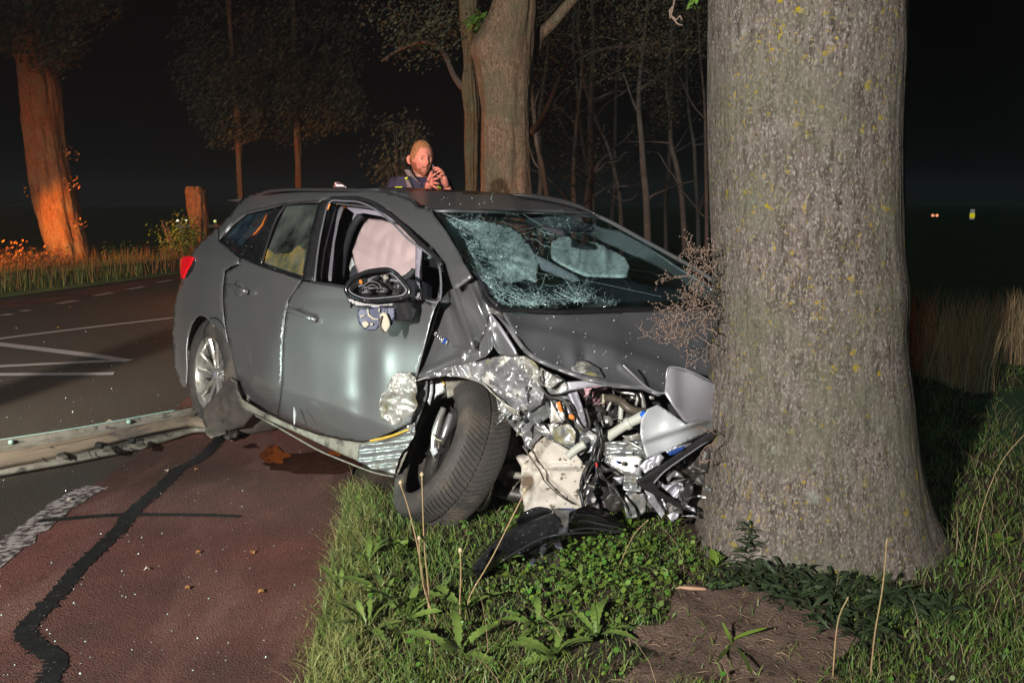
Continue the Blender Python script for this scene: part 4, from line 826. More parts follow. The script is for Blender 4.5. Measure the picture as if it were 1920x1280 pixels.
patch('inner_wing', z8((60, 350), (210, 370), (280, 350), (330, 450), (390, 560), (400, 620), (480, 600), (500, 700), (440, 800), (330, 720), (240, 620), (140, 560), (110, 450)), [(1050, 750, 3.52), (1100, 800, 3.5), (1120, 850, 3.5)], ST_, car, 4, bump=addb(crease(.15, .05, 4), crease(.06, .01, 3)), solid=.005)
patch('inner_wing', z8((10, 590), (120, 580), (230, 540), (300, 640), (290, 740), (200, 720), (130, 690), (40, 630)), [(1010, 800, 3.46), (1070, 830, 3.46)], SC_, car, 4, bump=addb(crease(.1, .05, 9), crease(.04, .01, 3)))
patch('cross_brace', z8((240, 370), (310, 350), (350, 470), (380, 590), (370, 620), (330, 600), (280, 480)), [(1075, 740, 3.44), (1100, 800, 3.44)], MAT['bright_silver'], car, 4, bump=lambda x, y, p: .012*math.exp(-(((x-1082)-(y-770)*.42)/4)**2))
ptube('seal_strip', [(1012, 705, 3.38), (1015, 725, 3.38), (1028, 742, 3.38), (1048, 747, 3.38), (1064, 756, 3.37), (1074, 780, 3.37), (1084, 800, 3.36), (1098, 808, 3.36), (1106, 795, 3.38), (1098, 765, 3.4)], 2.6, MAT['dark_steel'], car)
ptube('seal_strip', [(1013, 712, 3.4), (1022, 738, 3.4), (1037, 750, 3.4)], 4, MAT['dull_black'], car)
patch('coolant_tank', z8((318, 345), (400, 322), (520, 335), (548, 370), (545, 400), (480, 435), (420, 445), (370, 430), (350, 390)), [(1090, 735, 3.62), (1140, 740, 3.64)], MAT['pink_tank'], car, 3, solid=.05, bump=lambda x, y, p: .02*math.cos((x-1110)*.08)+.006*math.sin(y*.7))
ptube('coolant_hose', [(1128, 748, 3.56), (1145, 746, 3.53), (1163, 752, 3.5), (1178, 765, 3.48), (1192, 770, 3.48), (1212, 771, 3.5)], [6.5, 7.5, 8, 8.5, 7.5, 7], MAT['hose'], car, 12)
lathe_at('hose_clamp', [(.018, -.006), (.0205, -.006), (.0205, .006), (.018, .006)], at(1131, 748, 3.555), Vector((1, 0, -.1)).normalized(), Vector((0, 1, 0)), Vector((.1, 0, 1)).normalized(), MAT['cream'], car, 16)
ptube('thin_hose', [(1098, 750, 3.5), (1108, 735, 3.5), (1124, 727, 3.5), (1145, 727, 3.5), (1152, 740, 3.5)], 1.8, MAT['dark_steel'], car)
ptube('alloy_pipe', [(1150, 730, 3.6), (1172, 736, 3.58), (1188, 738, 3.57), (1195, 748, 3.57), (1190, 765, 3.56)], 3.2, MAT['alloy'], car, 8); ptube('alloy_pipe', [(1200, 733, 3.62), (1204, 750, 3.62), (1208, 765, 3.62)], [5, 6, 5], MAT['alloy'], car, 10)
ptube('filler_neck', [(1136, 822, 3.5), (1160, 805, 3.46), (1185, 790, 3.43), (1208, 779, 3.41)], [10, 9, 9.5, 11], MAT['white_plastic'], car, 14); ptube('neck_collar', [(1174, 796, 3.43), (1182, 792, 3.425)], 12, MAT['white_plastic'], car, 14)
ptube('blue_cap', [(1204, 781, 3.405), (1212, 774, 3.40)], [8, 8], MAT['blue_cap'], car, 12)
ptube('white_tube', [(1165, 757, 3.6), (1164, 775, 3.6), (1163, 792, 3.6)], 5, MAT['white_plastic'], car)
ptube('stub_pipe', [(1065, 855, 3.44), (1080, 842, 3.43), (1097, 832, 3.42)], 8, MAT['white_plastic'], car, 12)
for (cx, cy, rr, t_, m_) in ((1120, 775, 16, 3.6, 'dark_steel'), (1138, 790, 11, 3.57, 'alloy'), (1178, 785, 12, 3.62, 'dark_steel'), (1148, 770, 13, 3.62, 'black_plastic')):
    tube('pulley', [at(cx, cy, t_), at(cx+2, cy, t_+.05)], rr*t_/F, MAT[m_], car, 20, sm=0)
for k in range(60):   # cables, brackets and broken pipes
    x0 = R.gauss(1150, 40); y0 = R.gauss(790, 30)
    if not (1085 < x0 < 1215 and 735 < y0 < 870): continue
    t0 = 3.56+R.random()*.1; pts = [(x0, y0, t0)]; a = R.uniform(0, 6.28)
    for q in range(3): a += R.gauss(0, .8); pts.append((pts[-1][0]+9*math.cos(a), pts[-1][1]+9*math.sin(a), t0+R.gauss(0, .01)))
    ptube('cable', pts, R.choice((1, 1.4, 1.8, 2.6)), MAT[R.choice(('dark_steel', 'black_plastic', 'alloy', 'white_plastic', 'dark_steel', 'dark_steel'))], car, 6)
for k in range(26):
    x0 = R.uniform(1095, 1225); y0 = R.uniform(735, 860); s_ = R.uniform(4, 9); t0 = 3.6+R.random()*.12
    patch('bracket', [(x0-s_*R.uniform(.5, 1.3), y0-s_*R.uniform(.4, 1)), (x0+s_*R.uniform(.5, 1.3), y0-s_*R.uniform(.4, 1)), (x0+s_*R.uniform(.5, 1.3), y0+s_*R.uniform(.4, 1)), (x0-s_*R.uniform(.5, 1.3), y0+s_*R.uniform(.4, 1))], t0, MAT[R.choice(('dark_steel', 'body_steel', 'black_plastic', 'alloy'))], car, 6, solid=.015)
patch('orange_tag', [(1043, 755), (1050, 752), (1054, 768), (1056, 774), (1048, 770)], 3.36, MAT['orange_plastic'], car, 3); patch('orange_tag', [(1066, 778), (1072, 776), (1078, 782), (1074, 787), (1067, 784)], 3.36, MAT['orange_plastic'], car, 3)
for k in range(9): patch('crushed_lamp_piece', [(1040+R.uniform(-14, 22), 765+R.uniform(-16, 24)) for _ in range(1)]+[(1030+R.uniform(0, 10), 790+R.uniform(-5, 8)), (1050+R.uniform(0, 16), 785+R.uniform(-5, 8))], 3.38+R.random()*.03, MAT['bright_silver' if k % 2 else 'bare_metal'], car, 4)
patch('reinforcement_plate', z8((520, 810), (545, 800), (735, 805), (765, 825), (760, 940), (735, 950), (600, 905), (545, 880)), [(1140, 860, 3.36), (1200, 885, 3.33)], SC_, car, 4, solid=.012)
ptube('plate_bolt', [(1158, 866, 3.34), (1158, 866, 3.32)], 3, MAT['blue_edge'], car, 8, sm=0); ptube('plate_bolt', [(1169, 869, 3.34), (1169, 869, 3.31)], 4.2, MAT['hose'], car, 10, sm=0); ptube('plate_bolt', [(1191, 873, 3.33), (1191, 873, 3.31)], 3, MAT['dark_steel'], car, 8, sm=0)
patch('chassis_leg', z8((520, 715), (640, 700), (770, 690), (800, 830), (770, 960), (760, 1060), (690, 1070), (630, 1040), (640, 940), (560, 900), (500, 850)), [(1140, 830, 3.42), (1200, 840, 3.4), (1185, 920, 3.42)], ST_, car, 4, bump=addb(crease(.07, .03, 12), lambda x, y, p: .008*math.sin(y*.35)))
patch('chassis_leg', z8((650, 1065), (770, 1050), (800, 1130), (790, 1200), (740, 1240), (660, 1250), (640, 1150)), [(1175, 925, 3.5), (1200, 970, 3.52)], ST_, car, 4, bump=crease(.06, .02, 14))
ptube('silver_rod', [(1170, 824, 3.36), (1185, 831, 3.34), (1205, 842, 3.33)], 2.4, MAT['alloy'], car)
for k, (P, ts, m_) in enumerate((
    (z3((690, 430), (760, 440), (850, 500), (930, 560), (960, 640), (900, 700), (860, 740), (840, 660), (780, 600), (730, 560), (700, 500)), 3.62, 'scraped_metal'),
    (z3((800, 330), (900, 330), (960, 400), (950, 470), (880, 520), (820, 480)), 3.40, 'scraped_metal'), (z3((840, 210), (930, 260), (1000, 300), (1060, 340), (1000, 380), (930, 360), (860, 300)), 3.36, 'bare_metal'),
    (z3((930, 560), (1020, 600), (1100, 650), (1180, 690), (1160, 740), (1080, 710), (980, 670), (920, 620)), 3.50, 'body_steel'), (z3((1150, 600), (1230, 600), (1280, 680), (1260, 760), (1190, 740)), 3.5, 'scraped_metal'),
    (z3((1290, 690), (1380, 680), (1480, 700), (1530, 760), (1500, 800), (1400, 770), (1300, 760)), 3.42, 'bare_metal'), (z3((1400, 650), (1500, 640), (1530, 700), (1480, 720)), 3.44, 'bare_metal'),
    (z3((1180, 930), (1260, 880), (1330, 940), (1420, 1000), (1440, 1070), (1340, 1080), (1220, 1060)), 3.60, 'dark_steel'), (z3((1500, 960), (1620, 940), (1720, 980), (1700, 1060), (1560, 1080)), 3.5, 'dark_steel'),
    (z3((700, 560), (800, 640), (840, 760), (830, 900), (780, 960), (700, 900), (690, 760)), 3.80, 'dusty_liner'), (z3((1540, 1000), (1600, 960), (1660, 1060), (1620, 1110)), 3.44, 'bright_silver'), (z3((1740, 760), (1840, 700), (1900, 740), (1880, 860), (1780, 860)), 3.46, 'dark_steel'))):
    patch('crumpled_sheet', P, ts, MAT[m_], car, 3, bump=addb(crease(.09, .07, 20+k), crease(.035, .014, 30+k)))
for k in range(46):
    x0, y0 = R.choice(((985, 740), (1030, 800), (1060, 770), (1110, 830), (1180, 850), (1200, 900), (1100, 900), (1260, 880), (1290, 930), (960, 790), (1010, 720)))
    x0 += R.gauss(0, 16); y0 += R.gauss(0, 14); a = R.uniform(0, 3.1); L_ = R.uniform(6, 20); w2 = R.uniform(2, 6); c_, s2 = math.cos(a), math.sin(a)
    Q = [(x0-c_*L_-s2*w2*.4, y0-s2*L_+c_*w2*.4), (x0-s2*w2, y0+c_*w2), (x0+c_*L_, y0+s2*L_+w2*.5), (x0+c_*L_*.5+s2*w2, y0+s2*L_*.5-c_*w2)]
    patch('torn_strip', Q, 3.36+R.random()*.12, MAT[R.choice(('bare_metal', 'scraped_metal', 'body_steel', 'dark_steel', 'bright_silver'))], car, 3, bump=crease(.03, .03, k))
# washer tank
TK = z3((905, 680), (960, 640), (1020, 690), (1080, 720), (1150, 760), (1200, 830), (1180, 900), (1170, 960), (1195, 1050), (1100, 1060), (1000, 1065), (930, 1060), (850, 1090), (840, 1000), (822, 960), (835, 880), (830, 810), (870, 760))
def tkb(x, y, p):
    u = (x-1010)*.8+(y-880)*.6; v = (x-1010)*-.6+(y-880)*.8
    return .035*math.tanh(((x-1000)*.6+(y-870)*.35)/8)*(y < 880)+.02*math.tanh((y-(870+(x-1000)*.9))/4)*(x > 1000)*.8+.018*math.tanh(((x-1012)+(y-900)*.55)/4)*(y > 870)+.01*noise.noise(Vector((x*.04, y*.04, 0)))
patch('washer_tank', TK, [(990, 830, 3.62), (1090, 860, 3.6), (985, 950, 3.68), (1090, 950, 3.66)], MAT['tank_plastic'], car, 4, bump=tkb, solid=.05)
ptube('tank_strap', [(980, 835, 3.58), (995, 858, 3.57), (1012, 882, 3.56), (1020, 900, 3.57)], 1.7, MAT['hose'], car); ptube('tank_strap', [(1020, 900, 3.57), (1045, 925, 3.58), (1075, 945, 3.6)], 1.2, MAT['hose'], car)
for P, m_ in ((((735, 455), (760, 440), (800, 490), (840, 560), (790, 560), (720, 510)), 'dirty_sill'), (((720, 445), (740, 445), (750, 470), (735, 480), (790, 530), (850, 550), (840, 570), (760, 560), (700, 500)), 'body_steel')): patch('liner_scrap', z3(*P), 3.55, MAT[m_], car, 4, bump=crease(.03, .01))
ptube('tie_rod', [(928, 885, 3.78), (950, 888, 3.76), (985, 893, 3.74)], [5, 7, 6], MAT['dirty_sill'], car, 10); ptube('tie_rod', [(925, 915, 3.84), (960, 925, 3.82), (990, 930, 3.8)], [12, 14, 12], MAT['dark_steel'], car, 10)
ptube('brake_line', [(935, 845, 3.7), (955, 848, 3.7), (950, 862, 3.7), (938, 870, 3.7)], 1.2, MAT['dull_black'], car, 5)
# cable loom hanging at the front
for P in ([(1115, 790), (1122, 815), (1117, 840), (1110, 860), (1100, 880), (1092, 905), (1095, 935)], [(1120, 800), (1128, 830), (1124, 860), (1128, 890), (1140, 905), (1150, 930)], [(1118, 862), (1106, 880), (1100, 902), (1112, 905), (1120, 885), (1119, 866)], [(1085, 915), (1092, 945), (1094, 962)], [(1145, 905), (1160, 925), (1175, 945), (1182, 965)], [(1125, 870), (1135, 882), (1150, 880), (1163, 890)]):
    for q in range(3): ptube('cable_loom', [(x+R.gauss(0, 1.6), y+R.gauss(0, 1.2), 3.38+R.random()*.05) for x, y in P], R.uniform(1.6, 3.6), MAT['black_plastic' if q else 'dark_steel'], car, 7)
ptube('red_connector', [(1118, 867, 3.36), (1119, 875, 3.36)], 1.8, MAT['red_plastic'], car)
for P, m_, t_ in ((((330, 990), (600, 960), (560, 1060), (430, 1150), (380, 1150)), 'black_plastic', 3.6), (((480, 1080), (600, 1060), (640, 1160), (600, 1190), (440, 1170)), 'mauve_dirt', 3.66), (((300, 800), (400, 760), (450, 820), (370, 880)), 'black_plastic', 3.62), (((440, 880), (470, 870), (480, 990), (440, 985)), 'backing_blue', 3.6), (((560, 960), (640, 950), (620, 1010)), 'bright_silver', 3.5)): patch('bay_fragment', z8(*P), t_, MAT[m_], car, 5, bump=crease(.04, .015), solid=.008)
# ---------------- grille frame and headlamp wreck beside the trunk
def strip3(name, P, w0, t0, m, parent=car): ptube(name, [(x, y, t_) for (x, y), t_ in zip(P, t0)], w0, m, parent, 8)
patch('grille_frame', zh((100, 765), (120, 720), (300, 610), (500, 470), (700, 330), (790, 275), (860, 240), (860, 320), (780, 370), (650, 450), (480, 570), (330, 670), (270, 730), (262, 790), (300, 850), (400, 910), (520, 975), (690, 1080), (860, 1180), (860, 1240), (690, 1085), (540, 1040), (380, 960), (240, 890), (120, 815)), [(1200, 905, 3.28), (1330, 815, 3.4), (1310, 963, 3.46), (1260, 860, 3.32), (1250, 935, 3.36), (1345, 985, 3.6)], MAT['black_plastic'], car, 3, solid=.02, bump=lambda x, y, p: .015*math.exp(-(((y-905)+(x-1200)*.66)/7)**2)*(y < 905))
ptube('grille_edge', [(1226, 905, 3.3), (1245, 884, 3.3), (1275, 862, 3.32), (1310, 838, 3.37), (1335, 822, 3.42)], 1.6, MAT['grey_trim'], car)
patch('chrome_bracket', zh((105, 620), (130, 570), (250, 495), (310, 480), (350, 520), (310, 590), (150, 670)), [(1205, 875, 3.3), (1240, 855, 3.3)], MAT['bright_silver'], car, 3, bump=crease(.03, .02, 2), solid=.008)
patch('chrome_bracket', zh((360, 455), (440, 420), (800, 265), (860, 240), (860, 290), (640, 400), (470, 470), (400, 490)), [(1255, 845, 3.34), (1345, 808, 3.45)], MAT['bright_silver'], car, 3, bump=crease(.02, .012, 5))
patch('blue_foil', zh((380, 470), (470, 430), (560, 400), (540, 440), (450, 490), (400, 500)), 3.31, MAT['blue_edge'], car, 3)
patch('headlamp_shell', zh((360, 690), (430, 640), (560, 620), (700, 640), (760, 730), (760, 800), (640, 800), (560, 760), (430, 760)), [(1250, 890, 3.45), (1320, 905, 3.5)], MAT['dark_steel'], car, 4, bump=crease(.04, .025), solid=.01)
patch('reflector', zh((370, 700), (400, 660), (450, 645), (520, 680), (550, 720), (480, 715), (430, 715), (400, 760), (380, 750)), 3.38, SC_, car, 3, bump=crease(.03, .015, 3))
patch('reflector', zh((270, 735), (300, 750), (350, 790), (420, 790), (480, 765), (520, 790), (510, 860), (470, 920), (440, 915), (380, 860), (300, 790)), [(1235, 900, 3.37), (1270, 930, 3.4)], MAT['bright_silver'], car, 3, bump=lambda x, y, p: .02*math.sin((x+y)*.16))
patch('lamp_block', zh((520, 760), (640, 800), (640, 880), (590, 980), (500, 950), (480, 900)), 3.40, MAT['black_plastic'], car, 4, solid=.04, bump=crease(.04, .02)); patch('lamp_block', zh((380, 960), (540, 1040), (520, 1120), (440, 1170), (390, 1110)), 3.42, MAT['dark_steel'], car, 4, solid=.03, bump=crease(.03, .02))
patch('broken_strip', zh((150, 850), (240, 880), (300, 980), (350, 1070), (340, 1100), (290, 1040), (230, 990)), [(1210, 920, 3.36), (1245, 965, 3.4)], MAT['bright_silver'], car, 3, bump=crease(.02, .01)); patch('broken_strip', zh((380, 1100), (440, 1060), (500, 1080), (480, 1130), (420, 1160)), 3.38, MAT['bright_silver'], car, 3, bump=crease(.02, .02))
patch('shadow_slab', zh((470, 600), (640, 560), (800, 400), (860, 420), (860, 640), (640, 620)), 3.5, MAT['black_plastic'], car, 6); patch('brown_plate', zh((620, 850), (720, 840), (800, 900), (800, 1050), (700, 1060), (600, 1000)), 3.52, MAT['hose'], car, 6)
# ================================================================== torn-off parts on the ground
sk = empty('side_skirt', g(200, 860), 'long pale dirty sill cover torn from the car and lying across the path', 'side skirt')
top = [(-60, 834), (0, 825), (80, 813), (156, 801), (260, 782), (330, 769), (365, 762), (390, 752)]
def offl(P, dy): return [(x, y+d) for (x, y), d in zip(P, dy)]
D0 = [0]*8
rows('upper_flange', [(top, ('z', .135)), (offl(top, [2.5]*8), ('z', .135)), (offl(top, [12, 12, 10, 9, 8, 6, 5, 5]), ('z', .115)), (offl(top, [24, 24, 21, 18, 15, 13, 12, 12]), ('z', .12))], MAT['dirty_sill'], sk, 50, .004)
rows('skirt_panel', [(offl(top, [22, 22, 20, 17, 14, 12, 11, 11]), ('z', .125)), (offl(top, [30, 30, 26, 22, 20, 18, 17, 20]), ('z', .09)), (offl(top, [44, 44, 38, 34, 30, 27, 27, 34]), ('z', .085)), (offl(top, [56, 54, 50, 45, 38, 36, 38, 50]), ('z', .05))], mat('skirt_tan', (.24, .2, .145), .7, var=(.17, .14, .1), vscale=5, bump=.2, bscale=20), sk, 50, .004, bump=lambda p: (0, 0, .004*noise.noise(p*9)))
mixin(MAT['skirt_tan'], (.1, .09, .08), .6, 5, .05, rough=.8)
rows('lower_flange', [(offl(top, [55, 53, 49, 44, 38, 36, 38, 50]), ('z', .05)), (offl(top, [62, 61, 60, 58, 52, 47, 45, 55]), ('z', .035)), (offl(top, [70, 68, 66, 64, 60, 53, 50, 60]), ('z', .012))], MAT['dirty_sill'], sk, 50, .004)
ptube('edge_strip', [(x, y-1, g(x, y, .137).y/CP*.0+ (g(x, y, .137)-CAM).length/ray(x, y).length) for x, y in top[:6]], 1.2, mat('teal_edge', (.3, .48, .42), .4), sk)
patch('flared_end', [(388, 756), (402, 744), (415, 727), (430, 706), (436, 710), (444, 716), (446, 732), (454, 748), (468, 758), (482, 764), (484, 770), (470, 782), (455, 800), (432, 806), (410, 812), (388, 806), (380, 790), (380, 770)], [(390, 756, 5.12), (430, 708, 4.95), (446, 735, 4.95), (480, 766, 4.9), (432, 806, 5.08), (388, 806, 5.14)], mat('skirt_grey', (.04, .036, .034), .6, var=(.10, .088, .075), vscale=8), sk, 5, bump=lambda x, y, p: .012*math.exp(-(((x-430)-(y-740)*.1)/7)**2))
for (cx, cy) in ((99, 846), (186, 836), (247, 827)):
    c = g(cx, cy, .07)
    tube('clip_hole', [c+Vector((0, -.012, .01)), c+Vector((0, .012, 0))], .018, MAT['dull_black'], sk, 14, sm=0)
    patch('clip_bracket', [(cx+9, cy+1), (cx+20, cy-3), (cx+29, cy+10), (cx+16, cy+14), (cx+6, cy+12)], lambda x, y: g(x, y, .075), MAT['dirty_sill'], sk, 4, bump=crease(.02, .012))
    tube('slot', [g(cx+30, cy+6, .07), g(cx+34, cy+17, .05)], .0035, MAT['dull_black'], sk, 5, sm=0); tube('slot', [g(cx-20, cy+10, .07), g(cx-14, cy+20, .05)], .0025, MAT['dull_black'], sk, 5, sm=0)
for (cx, cy) in ((20, 829), (241, 791)): tube('fixing_stud', [g(cx, cy, .12), g(cx, cy-1, .14)], .012, MAT['teal_edge'], sk, 10, sm=0)
patch('end_bracket', [(388, 795), (418, 782), (424, 790), (424, 812), (395, 820), (386, 812)], lambda x, y: g(x, y, .07), MAT['dirty_sill'], sk, 4, bump=crease(.03, .015, 7)); patch('end_bracket', [(420, 790), (440, 782), (446, 806), (448, 812), (424, 819), (419, 812)], lambda x, y: g(x, y, .06), MAT['skirt_grey'], sk, 4, solid=.02, bump=lambda x, y, p: .01*math.sin(x*.5))
tube('clip_hole', [g(436, 800, .075), g(436, 801, .06)], .016, MAT['dull_black'], sk, 12, sm=0)
patch('black_end_tab', [(446, 783), (462, 777), (478, 782), (486, 776), (474, 796), (458, 803), (448, 800)], lambda x, y: g(x, y, .05), MAT['gloss_black'], sk, 4, bump=crease(.03, .01))
# black wheel arch liner in the grass
def zg(*P): return [(860+x*.25, 920+y*.25) for x, y in P]
ln = empty('wheel_arch_liner', g(1000, 1020), 'torn black plastic wheel arch liner lying in the grass before the wheel', 'car part')
rows('liner_shell', [(zg((100, 560), (250, 390), (420, 260), (560, 190), (700, 140)), ('z', .09, .2)), (zg((110, 600), (270, 430), (440, 310), (600, 250), (720, 190)), ('z', .15, .24)), (zg((125, 640), (330, 500), (480, 420), (620, 370), (820, 310)), ('z', .10, .16)), (zg((140, 680), (340, 560), (500, 520), (640, 470), (850, 370)), ('z', .05, .1))], MAT['gloss_black'], ln, 40, .006, bump=lambda p: (0, 0, .008*noise.noise(p*14)))
rows('liner_rib', [(zg((425, 215), (500, 150), (600, 120), (680, 130)), ('z', .17, .22)), (zg((430, 235), (520, 185), (610, 150), (700, 145)), ('z', .14, .22)), (zg((400, 290), (520, 215), (620, 175), (700, 160)), ('z', .1, .2))], MAT['gloss_black'], ln, 24, .006)
patch('liner_foil', zg((705, 140), (870, 140), (835, 165), (820, 300), (740, 330), (770, 230), (720, 180)), lambda x, y: g(x, y, .19), mat('grey_foil', (.14, .15, .18), .3, .4), ln, 4, bump=crease(.02, .015))
ptube('blue_lip', [(1038, 956, 3.6), (1060, 954, 3.6), (1078, 955, 3.6)], 1.6, MAT['blue_edge'], ln)
rows('liner_fan', [(zg((870, 125), (960, 110), (1080, 150), (1200, 210), (1300, 290)), ('z', .23, .06)), (zg((830, 220), (960, 225), (1080, 250), (1200, 270), (1310, 300)), ('z', .20, .05)), (zg((830, 300), (960, 280), (1080, 290), (1200, 300), (1300, 305)), ('z', .13, .03)), (zg((840, 370), (920, 310), (1020, 305), (1080, 310), (1130, 385)), ('z', .1, .04))], MAT['gloss_black'], ln, 30, .006, bump=lambda p: (0, 0, .01*noise.noise(p*12)))
for P in (zg((830, 228), (960, 226), (1080, 252), (1200, 272)), zg((840, 298), (960, 280), (1100, 292), (1230, 305)), zg((110, 570), (250, 410), (420, 280), (560, 210), (700, 155)), zg((330, 520), (480, 430), (640, 350), (820, 320), (1060, 310))): tube('rib', [g(x, y, .2-.0006*abs(x-1050)) for x, y in P], .0045, MAT['black_plastic'], ln, 6)
patch('liner_flap', zg((560, 560), (590, 480), (700, 430), (800, 440), (850, 480), (760, 560), (650, 600)), lambda x, y: g(x, y, .07), MAT['hose'], ln, 5, bump=crease(.04, .015)); 
for P in (((610, 430), (640, 380), (660, 440), (620, 490)), ((700, 370), (760, 340), (780, 430), (730, 420)), ((430, 430), (450, 425), (485, 480), (465, 490)), ((530, 530), (560, 490), (580, 510), (560, 560))): patch('liner_tab', zg(*P), lambda x, y: g(x, y, .12), MAT['grey_foil'], ln, 4, bump=crease(.02, .01))
patch('liner_base', zg((120, 700), (340, 560), (560, 570), (700, 620), (860, 520), (930, 420), (850, 380), (600, 470), (330, 500), (140, 640)), lambda x, y: g(x, y, .035), MAT['gloss_black'], ln, 8)
# ================================================================== TREES
def trunk_px(name, rowsp, Y, mt_, parent, seg=96, amp=.012, extra=None, dense=10, zdir=True):
    """rowsp: (py, xleft, xright); trunk standing at distance Y"""
    S = smoothline([Vector(r_) for r_ in rowsp], dense); vs_ = []; fs = []
    for (py, xl, xr) in S:
        c = atY((xl+xr)/2, py, Y); a = atY(xl, py, Y); r_ = (c-a).length; 
        r_ = r_*math.cos(math.asin(min(.5, r_/Y)))
        for k in range(seg):
            an = 2*math.pi*k/seg; d = Vector((math.cos(an), math.sin(an), 0))
            p = c+d*r_; q = Vector((math.cos(an)*2.2, math.sin(an)*2.2, p.z*.8))
            rg = noise.noise(Vector((math.cos(an)*16, math.sin(an)*16, p.z*2.2)))*.5+noise.noise(Vector((math.cos(an)*34, math.sin(an)*34, p.z*7)))*.35
            f_ = amp*(1.2*noise.noise(q)+rg)
            if extra: f_ += extra(an, p.z, r_)
            vs_.append(p+d*f_)
    n = len(S)
    for i in range(n-1):
        for k in range(seg): k2 = (k+1) % seg; fs.append((i*seg+k, i*seg+k2, (i+1)*seg+k2, (i+1)*seg+k))
    return mesh(name, vs_, fs, mt_, parent)
T1 = empty('roadside_tree', (1.08, 3.42, 0), 'very thick grey bark tree trunk with yellow lichen that the car hit', 'tree')
def ex1(an, z, r_):
    v = .05*math.exp(-max(0, z)/.16)*(.6+.7*math.cos(an*3+1.0)+.4*math.cos(an*5))        # root flare
    return v
trunk_px('trunk', [(-1500, 1345, 1682), (-600, 1335, 1692), (-200, 1330, 1693), (0, 1332, 1690), (100, 1331, 1690), (250, 1332, 1683), (400, 1336, 1683), (480, 1339, 1686), (550, 1338, 1693), (640, 1336, 1691), (720, 1331, 1700), (850, 1320, 1712), (950, 1308, 1728), (1020, 1298, 1746), (1070, 1284, 1768), (1110, 1264, 1792), (1150, 1237, 1815)], 3.42, MAT['bark_grey'], T1, 300, .0048, ex1, 24)
# burl on the right edge
# twiggy shoot on the left of the trunk
tw_v = []; tw_f = []; bud_v = []; bud_f = []
def addtube(V, Fc, pts, rr, seg=5):
    a, f_ = tube(None, pts, rr, None, seg=seg, sm=0); k = len(V); V += a; Fc += [tuple(i+k for i in q) for q in f_]
def bud(p, s, V=None, Fc=None):
    V = bud_v if V is None else V; Fc = bud_f if Fc is None else Fc
    k = len(V); V.extend([p+Vector((s, 0, 0)), p+Vector((-s, 0, 0)), p+Vector((0, s, 0)), p+Vector((0, -s, 0)), p+Vector((0, 0, s*1.4)), p+Vector((0, 0, -s*1.4))])
    Fc.extend([(k, k+2, k+4), (k+2, k+1, k+4), (k+1, k+3, k+4), (k+3, k, k+4), (k+2, k, k+5), (k+1, k+2, k+5), (k+3, k+1, k+5), (k, k+3, k+5)])
def twig(x, y, t_, ang, L, r_, lvl):
    pts = [at(x, y, t_)]; k = max(3, int(L/6)); st = L/k; a = ang
    for i in range(k):
        a += R.gauss(0, .3); x += st*math.cos(a); y -= st*math.sin(a); t_ += R.gauss(0, .008); pts.append(at(x, y, t_))
        if lvl > 0 and R.random() < .75: twig(x, y, t_, a+R.choice((-1, 1))*R.uniform(.5, 1.2), L*R.uniform(.25, .5), r_*.6, lvl-1)
        if R.random() < .7: bud(at(x+R.gauss(0, 1.5), y+R.gauss(0, 1.5), t_), .0026)
    addtube(tw_v, tw_f, pts, [r_*(1-.6*i/len(pts)) for i in range(len(pts))])
for (x, y, ang, L) in ((1345, 470, 2.7, 60), (1345, 540, 3.0, 88), (1345, 520, 2.6, 60), (1345, 575, 3.2, 100), (1345, 650, 2.5, 112), (1345, 600, 2.9, 70), (1345, 500, 3.1, 60), (1345, 625, 2.35, 100)): twig(x, y, 3.22, ang, L, .0019, 2)
sh = mesh('shoot', tw_v, tw_f, MAT['twig'], T1); sh['kind'] = 'stuff'; mesh('buds', bud_v, bud_f, MAT['twig'], sh, False)['kind'] = 'stuff'
tw_v = []; tw_f = []; bud_v = []; bud_f = []
for (x, y, ang, L) in ((1345, 815, 2.6, 40), (1345, 860, 2.9, 35), (1345, 830, 3.6, 45)): twig(x, y, 3.24, ang, L, .002, 1)
sh = mesh('shoot', tw_v, tw_f, MAT['twig'], T1); sh['kind'] = 'stuff'; mesh('buds', bud_v, bud_f, MAT['twig'], sh, False)['kind'] = 'stuff'
# twig hanging in at top
tv, tf = [], []
for P in ([(1268, -20), (1263, 10), (1258, 30), (1270, 45), (1280, 48)], [(1258, 30), (1268, 38), (1275, 30), (1279, 38)], [(1263, 10), (1256, 20), (1257, 35)]): addtube(tv, tf, [at(x, y, 3.6) for x, y in P], [.004]*len(P))
addtube(tv, tf, [at(1268, -20, 3.6), at(1290, -120, 3.5), at(1345, -200, 3.45)], [.005, .01, .02])
mesh('hanging_twig', tv, tf, MAT['twig'], T1)
lv, lf = [], []
def leafcluster(V, Fc, c, rad, n, s, flat_=.7):
    for _ in range(n):
        d = Vector((R.gauss(0, 1), R.gauss(0, 1), R.gauss(0, flat_))); d = d.normalized()*rad*R.random()**.4; p = c+d
        n_ = Vector((R.gauss(0, 1), R.gauss(0, 1), R.gauss(0, 1))).normalized(); a = n_.orthogonal().normalized(); b = n_.cross(a); q = s*R.uniform(.6, 1.3); k = len(V)
        V.extend([p-a*q, p+b*q*.45, p+a*q, p-b*q*.45]); Fc.append((k, k+1, k+2, k+3))
leafcluster(lv, lf, at(1300, -4, 3.6), .05, 26, .02); mesh('leaf_tuft', lv, lf, MAT['clover'], T1, False)['kind'] = 'stuff'
barkmat('bark_second', (.15, .095, .045), (.2, .13, .07), (.25, .18, .1), .8)
